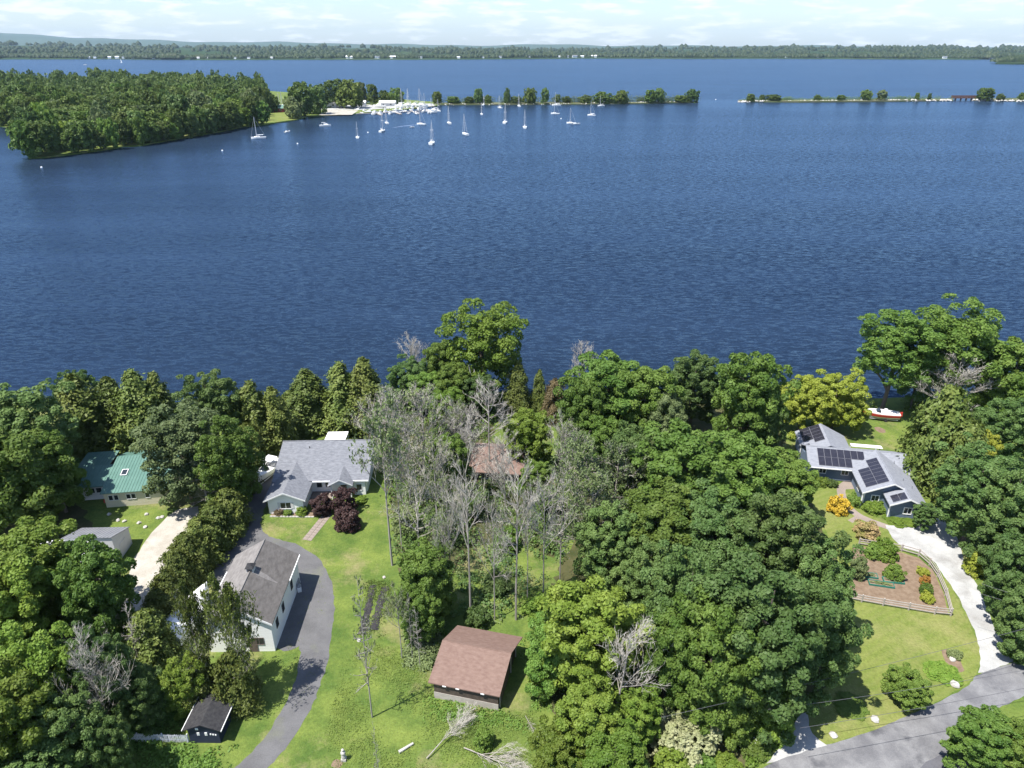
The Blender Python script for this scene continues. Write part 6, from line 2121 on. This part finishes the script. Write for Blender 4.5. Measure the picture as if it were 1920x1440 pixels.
# ---------------------------------------------------------------- far trees
def far_tree(name, pos, H, W, label, group=None, leaf='far', var=None):
    me = crown_for('far', leaf, random.randrange(6) if var is None else var)
    e = empty(name, pos, random.uniform(0, 6.28), label, 'tree', group)
    o = link('crown', me, None, e)
    o.scale = (W / 2, W / 2 * random.uniform(.85, 1.15), H * .95)
    o.location = (0, 0, H * .05)
    return e


def TF(px, ty, yb, wpx, label, leaf='far', group=None, name='far_tree'):
    y = gw(960, yb).y
    lo, hi = -2.0, 60.0
    for _ in range(40):
        m = (lo + hi) / 2
        if row_of(y, m) > ty:
            lo = m
        else:
            hi = m
    p = gw(px, yb)
    return far_tree(name, p + Vector((0, 0, .4)), lo + 1.5, width_at(wpx, p, lo * .5), label, group, leaf)


for a in [
    (566, 150, 221, 62, 'broad green tree right of the headland lawn', 'far'), (552, 178, 224, 34, 'greyish half-bare tree at the edge of the headland lawn', 'grey'), (595, 156, 215, 40, 'dark tree between the lawn and the marina beach', 'dark'),
    (515, 176, 212, 24, 'small tree behind the red cabins', 'far'), (500, 160, 205, 30, 'tree behind the left red cabin', 'far'),
    (630, 143, 203, 55, 'largest round tree by the marina, left crown', 'dark'), (658, 146, 204, 66, 'largest round tree by the marina, right crown', 'far'), (700, 155, 198, 24, 'slim tree right of the largest marina tree', 'far'),
    (722, 168, 198, 28, 'low tree behind the white boat sheds, left', 'far'), (742, 163, 198, 32, 'tree behind the tall marina masts', 'far'), (680, 152, 196, 22, 'pale bare tree behind the marina', 'grey'),
    (820, 169, 196, 19, 'tree at the marina end of the breakwater', 'far'), (850, 180, 196, 26, 'bushy tree second along the breakwater', 'far'), (880, 180, 196, 20, 'small tree left of the dense upright one', 'far'),
    (897, 164, 196, 18, 'dense upright tree on the breakwater', 'dark'), (915, 177, 196, 13, 'small tree right of the dense upright one', 'far'), (951, 163, 196, 14, 'narrow tall tree on the breakwater', 'dark'),
    (968, 180, 196, 20, 'low tree beside the narrow tall one', 'far'), (994, 163, 196, 25, 'broad tree left of the middle of the breakwater', 'far'), (1022, 162, 196, 19, 'tall tree at the middle of the breakwater', 'dark'),
    (1045, 176, 195, 14, 'thin tree behind the boat at the middle', 'far'), (1062, 180, 195, 16, 'small bush right of the middle of the breakwater', 'far'), (1097, 177, 195, 24, 'round light green tree on the breakwater', 'far'),
    (1129, 171, 195, 32, 'wide light green tree on the breakwater', 'far'), (1150, 178, 195, 20, 'low tree right of the wide one', 'far'), (1166, 168, 195, 26, 'tree with a leaning top on the breakwater', 'far'),
    (1218, 167, 194, 26, 'left one of the paired trees near the gap', 'far'), (1233, 164, 194, 26, 'right one of the paired trees near the gap', 'dark'), (1276, 178, 193, 24, 'low tree near the end of the breakwater', 'far'), (1297, 166, 192.5, 26, 'tall tree at the very end of the breakwater', 'dark'),
    (1407, 175, 191, 20, 'clump at the left tip of the causeway', 'far'), (1428, 177, 191, 10, 'thin tree near the left tip of the causeway', 'far'), (1449, 176, 191, 32, 'bushy tree on the causeway', 'far'),
    (1532, 177, 190.5, 14, 'small tree in the middle of the causeway', 'far'), (1576, 177, 190.5, 18, 'round bush on the causeway', 'far'), (1622, 167, 190, 24, 'upright tree on the causeway', 'dark'), (1652, 167, 190, 20, 'grey bare tree on the causeway', 'grey'),
    (1718, 173, 189.5, 10, 'thin tree left of the trestle bridge, first', 'far'), (1741, 174, 189.5, 9, 'thin tree left of the trestle bridge, second', 'far'), (1845, 162, 189.5, 30, 'round tree right of the trestle bridge', 'far'), (1874, 175, 189.5, 18, 'small tree right of the round one by the bridge', 'far'), (1917, 173, 190, 18, 'tree at the right edge of the causeway', 'far'),
]:
    TF(*a)


def scrub(name, a, b, n_, hmax, wd, label, seed, leaf='far'):
    """low joined bushes along a line"""
    r = np.random.default_rng(seed)
    base = crown_for('far', leaf, 0) and _mesh_cache[('far', 0)].reshape(-1, 4, 3)
    base = base[r.permutation(len(base))[:90]]
    out = []
    for k in range(n_):
        p = a.lerp(b, float(r.random()))
        h_ = hmax * r.uniform(.35, 1)
        out.append(base * np.array([wd * r.uniform(.5, 1.1), wd * r.uniform(.5, 1), h_]) * np.array([1, 1, 1]) + np.array([p.x, p.y + r.uniform(-2, 3), -.8]))
    me = leaf_mesh(name, np.concatenate(out).reshape(-1, 3), LEAF[leaf])
    tag(link(name, me), label, 'bushes', kind='stuff')


scrub('breakwater_bushes', gw(815, 196), gw(1305, 192.5), 230, 10, 8, 'low green bushes filling the length of the breakwater', 41)
scrub('causeway_bushes', gw(1390, 191), gw(1782, 188.6), 170, 6.5, 7, 'low green bushes along the causeway', 42)
scrub('causeway_end_bushes', gw(1830, 188.5), gw(1960, 189.5), 30, 5, 5, 'low green bushes on the far right end of the causeway', 43)

# the headland wood: nearest trees one by one, the rest as one mass
hp_ = [Vector((p.x, p.y)) for p in HEAD[:11]] + [Vector((gw(500, 205).x, gw(500, 205).y)), Vector((gw(490, 176).x, gw(490, 176).y))] + [Vector((p.x, p.y)) for p in HEAD[20:]]


lawn_no = [Vector((gw(486, 236).x, gw(486, 236).y)), Vector((gw(640, 236).x, gw(640, 236).y)), Vector((gw(640, 195).x, gw(640, 195).y)), Vector((gw(494, 208).x, gw(494, 208).y))]
rt = random.Random(12)
cand = []
xs_ = [p.x for p in hp_]
ys_ = [p.y for p in hp_]
cell = {}
tries = 0
while tries < 26000 and len(cand) < 1900:
    tries += 1
    p = Vector((rt.uniform(max(min(xs_), -900), max(xs_)), rt.uniform(min(ys_), max(ys_))))
    if not inside(p, hp_) or inside(p, lawn_no):
        continue
    dmin = 12.0 + (p.y - 480) * .009
    key = (int(p.x // 20), int(p.y // 20))
    if any((p - q).length < dmin for i in (-1, 0, 1) for j in (-1, 0, 1) for q in cell.get((key[0] + i, key[1] + j), [])):
        continue
    cell.setdefault(key, []).append(p)
    cand.append(p)
edge = []
front = [Vector((p.x, p.y)) for p in HEAD[:10]]
for i in range(len(front) - 1):
    n_ = max(1, int((front[i + 1] - front[i]).length / 9))
    for k in range(n_):
        edge.append(front[i].lerp(front[i + 1], k / n_) + Vector((rt.uniform(-1, 1), rt.uniform(2.5, 5))))
cand = [c_ for c_ in cand if all((c_ - q).length > 6.5 for q in edge)]
cand.sort(key=lambda p: p.y + .25 * abs(p.x + 330))
near_, rest_ = edge + cand[:285 - len(edge)], cand[285 - len(edge):]
ORD = 'first second third fourth fifth sixth seventh eighth ninth tenth eleventh twelfth thirteenth fourteenth fifteenth sixteenth seventeenth eighteenth nineteenth twentieth twenty-first twenty-second twenty-third twenty-fourth twenty-fifth twenty-sixth twenty-seventh twenty-eighth twenty-ninth thirtieth thirty-first thirty-second thirty-third thirty-fourth thirty-fifth'.split()
for i, p in enumerate(near_):
    H = rt.uniform(20, 31) if i >= len(edge) else rt.uniform(13, 27)
    W = rt.uniform(15, 25) if i >= len(edge) else rt.uniform(12, 22)
    tip = i < 2
    H *= 1 + .16 * h2(p.x, p.y, 45)
    W *= 1 + .12 * h2(p.x + 90, p.y, 60)
    lf_ = rt.choice(['far', 'far', 'far', 'far', 'maple', 'maple', 'dark', 'bright' if i % 3 == 0 else 'far', 'grey' if i % 3 == 0 else 'far'])
    far_tree('wood_tree', Vector((p.x, p.y, -.7)), 24 if tip else H, 19 if tip else W,
             'leaning leafy tree at the very tip of the headland' if i == 0 else ('leafy tree at the water edge of the headland wood, %s from the tip' % ORD[i] if i < len(edge) else
                                                                                 {'grey': 'pale greyish tree standing in the headland wood', 'bright': 'bright green tree standing in the headland wood', 'dark': 'dark green tree standing in the headland wood'}.get(lf_, 'leafy green tree crowded in the middle of the headland wood')),
             'front trees of the headland wood' if i < len(edge) else 'trees of the headland wood', lf_)
r_ = np.random.default_rng(3)
bases = [crown_round(300 + k, 40, 18, (.18, .32), .13, low=-.6, asp=1.7).reshape(-1, 4, 3) for k in range(4)]
out = []
for p in rest_:
    H = rt.uniform(16, 30)
    W = rt.uniform(15, 26)
    H *= 1 + .16 * h2(p.x, p.y, 45)
    a_ = rt.uniform(0, 6.28)
    rot = np.array([[math.cos(a_), math.sin(a_), 0], [-math.sin(a_), math.cos(a_), 0], [0, 0, 1]])
    out.append((bases[rt.randrange(4)] @ rot) * np.array([W / 2, W / 2, H]) + np.array([p.x, p.y, -.8]))
me = leaf_mesh('headland_wood', np.concatenate(out).reshape(-1, 3), leaf_mat('wood_leaves', (.060, .105, .024), (.165, .205, .055), scale=.024, trans=.3))
tag(link('headland_wood', me), 'dense green wood covering the headland behind its front trees', 'wood', kind='stuff')
tall = TF(275, 137, 172, 34, 'tree standing above the headland wood against the upper lake', 'far')

# dark wood on the far shore, as one mass of crowns
ico = [(0, 0, 1), (.89, 0, .45), (.28, .85, .45), (-.72, .53, .45), (-.72, -.53, .45), (.28, -.85, .45), (.8, .6, -.3), (-.3, .95, -.3), (-1, 0, -.3), (-.3, -.95, -.3), (.8, -.6, -.3)]
icf = [(0, 1, 2), (0, 2, 3), (0, 3, 4), (0, 4, 5), (0, 5, 1), (1, 6, 2), (2, 6, 7), (2, 7, 3), (3, 7, 8), (3, 8, 4), (4, 8, 9), (4, 9, 5), (5, 9, 10), (5, 10, 1), (1, 10, 6)]
icv = np.array(ico)
icf = np.array(icf)
r_ = np.random.default_rng(17)
NF = 15000
qv = r_.uniform(-.92, .92, NF)
dd = np.where(r_.random(NF) < .45, r_.random(NF) * 130, r_.random(NF) ** 1.8 * 3800)
V_, F_ = [], []
k = 0
for q, d in zip(qv, dd):
    y0 = far_shore_y(q * 4400)
    y = y0 + 14 + d
    x = q * (4400 + d)
    if d > 200 and h2(x, y * .6, 380) > .55:
        continue
    if d < 60 and (h2(x, 0, 130) > .8):
        continue
    z = far_h(x, y)
    s_ = r_.uniform(.6, 1.35) * (1 + d / 4500) * (1 + .30 * h2(x, d * 2, 260))
    w, h_ = 9 * s_ * r_.uniform(.8, 1.5), 11 * s_
    V_.append(icv * np.array([w, w, h_]) * r_.uniform(.8, 1.2, (11, 3)) + np.array([x, y, z + h_ * .5]))
    F_.append(icf + k * 11)
    k += 1
for q in np.linspace(0, 1, 150):     # islet
    for j in range(2):
        p = gw(1868 + 180 * q, 119.2 - j * 1.2)
        h_ = r_.uniform(12, 22) * (.55 + .45 * min(1, q * 5))
        V_.append(icv * np.array([12, 12, h_]) * r_.uniform(.8, 1.2, (11, 3)) + np.array([p.x, p.y + 30 * j, 3 + h_ * .4]))
        F_.append(icf + k * 11)
        k += 1
V_, F_ = np.concatenate(V_), np.concatenate(F_)
me = np_mesh('far_wood', V_, F_.ravel(), np.full(len(F_), 3), leaf_mat('far_wood_leaves', (.016, .036, .012), (.060, .085, .028), scale=.018, trans=.1))
tag(link('far_wood', me), 'dark woods lining the far side of the lake', 'wood', kind='stuff')

# houses on the far shore
fh = None
for px, py, w, lab in [
    (166, 107.2, 16, 'pale house at the left end of the far shore cluster'), (178, 107.4, 18, 'white house left in the cluster on the far shore'), (192, 107.6, 22, 'long white building in the far shore cluster'), (205, 107.6, 20, 'white building in the middle of the far shore cluster'),
    (219, 107.8, 24, 'low white building in the far shore cluster, right half'), (232, 107.9, 18, 'white house near the right end of the far shore cluster'), (247, 108, 20, 'last pale house of the far shore cluster'), (287, 108.2, 18, 'single pale house right of the far shore cluster'),
    (371, 110, 16, 'small white house on the left far shore below the hills'), (386, 110, 16, 'pale house close right of the small white one'), (440, 111, 18, 'pale house on the far shore above the headland'), (466, 111.3, 18, 'pale house above the end of the headland'),
    (510, 112, 16, 'small pale house above the red cabins'), (594, 112.6, 34, 'large white house standing out on the far shore'), (655, 112.8, 44, 'broad reddish-white house on the far shore'), (706, 113.2, 34, 'gabled white house on the far shore right of the broad one'),
    (736, 113, 36, 'white house on the far shore above the tall marina masts'), (787, 113.6, 26, 'small white house on the far shore above the marina end'), (860, 113, 20, 'tiny white house left on the middle far shore'), (905, 113, 18, 'tiny pale house in the middle of the far shore'), (937, 113, 26, 'pale house on the middle far shore'),
    (992, 113.6, 16, 'tiny white house left of the village on the far shore'), (1062, 114.2, 30, 'tall white building of the village on the far shore'), (1078, 114.6, 34, 'long white building of the village on the far shore'), (1092, 114.8, 24, 'white house right in the village on the far shore'), (1114, 115.2, 36, 'low white building right of the village'), (1048, 114, 20, 'white house left in the village on the far shore'),
    (1460, 113, 20, 'pale house on the right far shore, left one'), (1475, 112.6, 18, 'pale house on the right far shore, middle one'), (1536, 111.6, 26, 'pale reddish house on the right far shore'), (1772, 110, 26, 'pale building on the far shore above the trestle bridge'), (1860, 110.2, 22, 'white house on the far shore near the dark point'),
]:
    y0 = far_shore_y(G(px, py, LAKE_Z).x / 1.0)
    ux = (px - 960) / F_PX
    y = y0
    for _ in range(6):
        dep = y * _c + (CAM_H + 1) * _s
        y = far_shore_y(ux * dep) + 5
    x = ux * (y * _c + CAM_H * _s)
    s_ = 1.0
    e = hall('shore_house', 960, 200, w, w * .6, 7 + w * .12, w * .16, 'white_wall' if w > 17 else 'grey_wall', 'grey_shingle' if w % 4 else 'trim', lab, random.uniform(-.2, .2), cat='house', wins=3 if w > 25 else 0)
    e.location = (x, y + random.uniform(-2, 14), 3.0)
    e.scale = (.85, .85, .85)
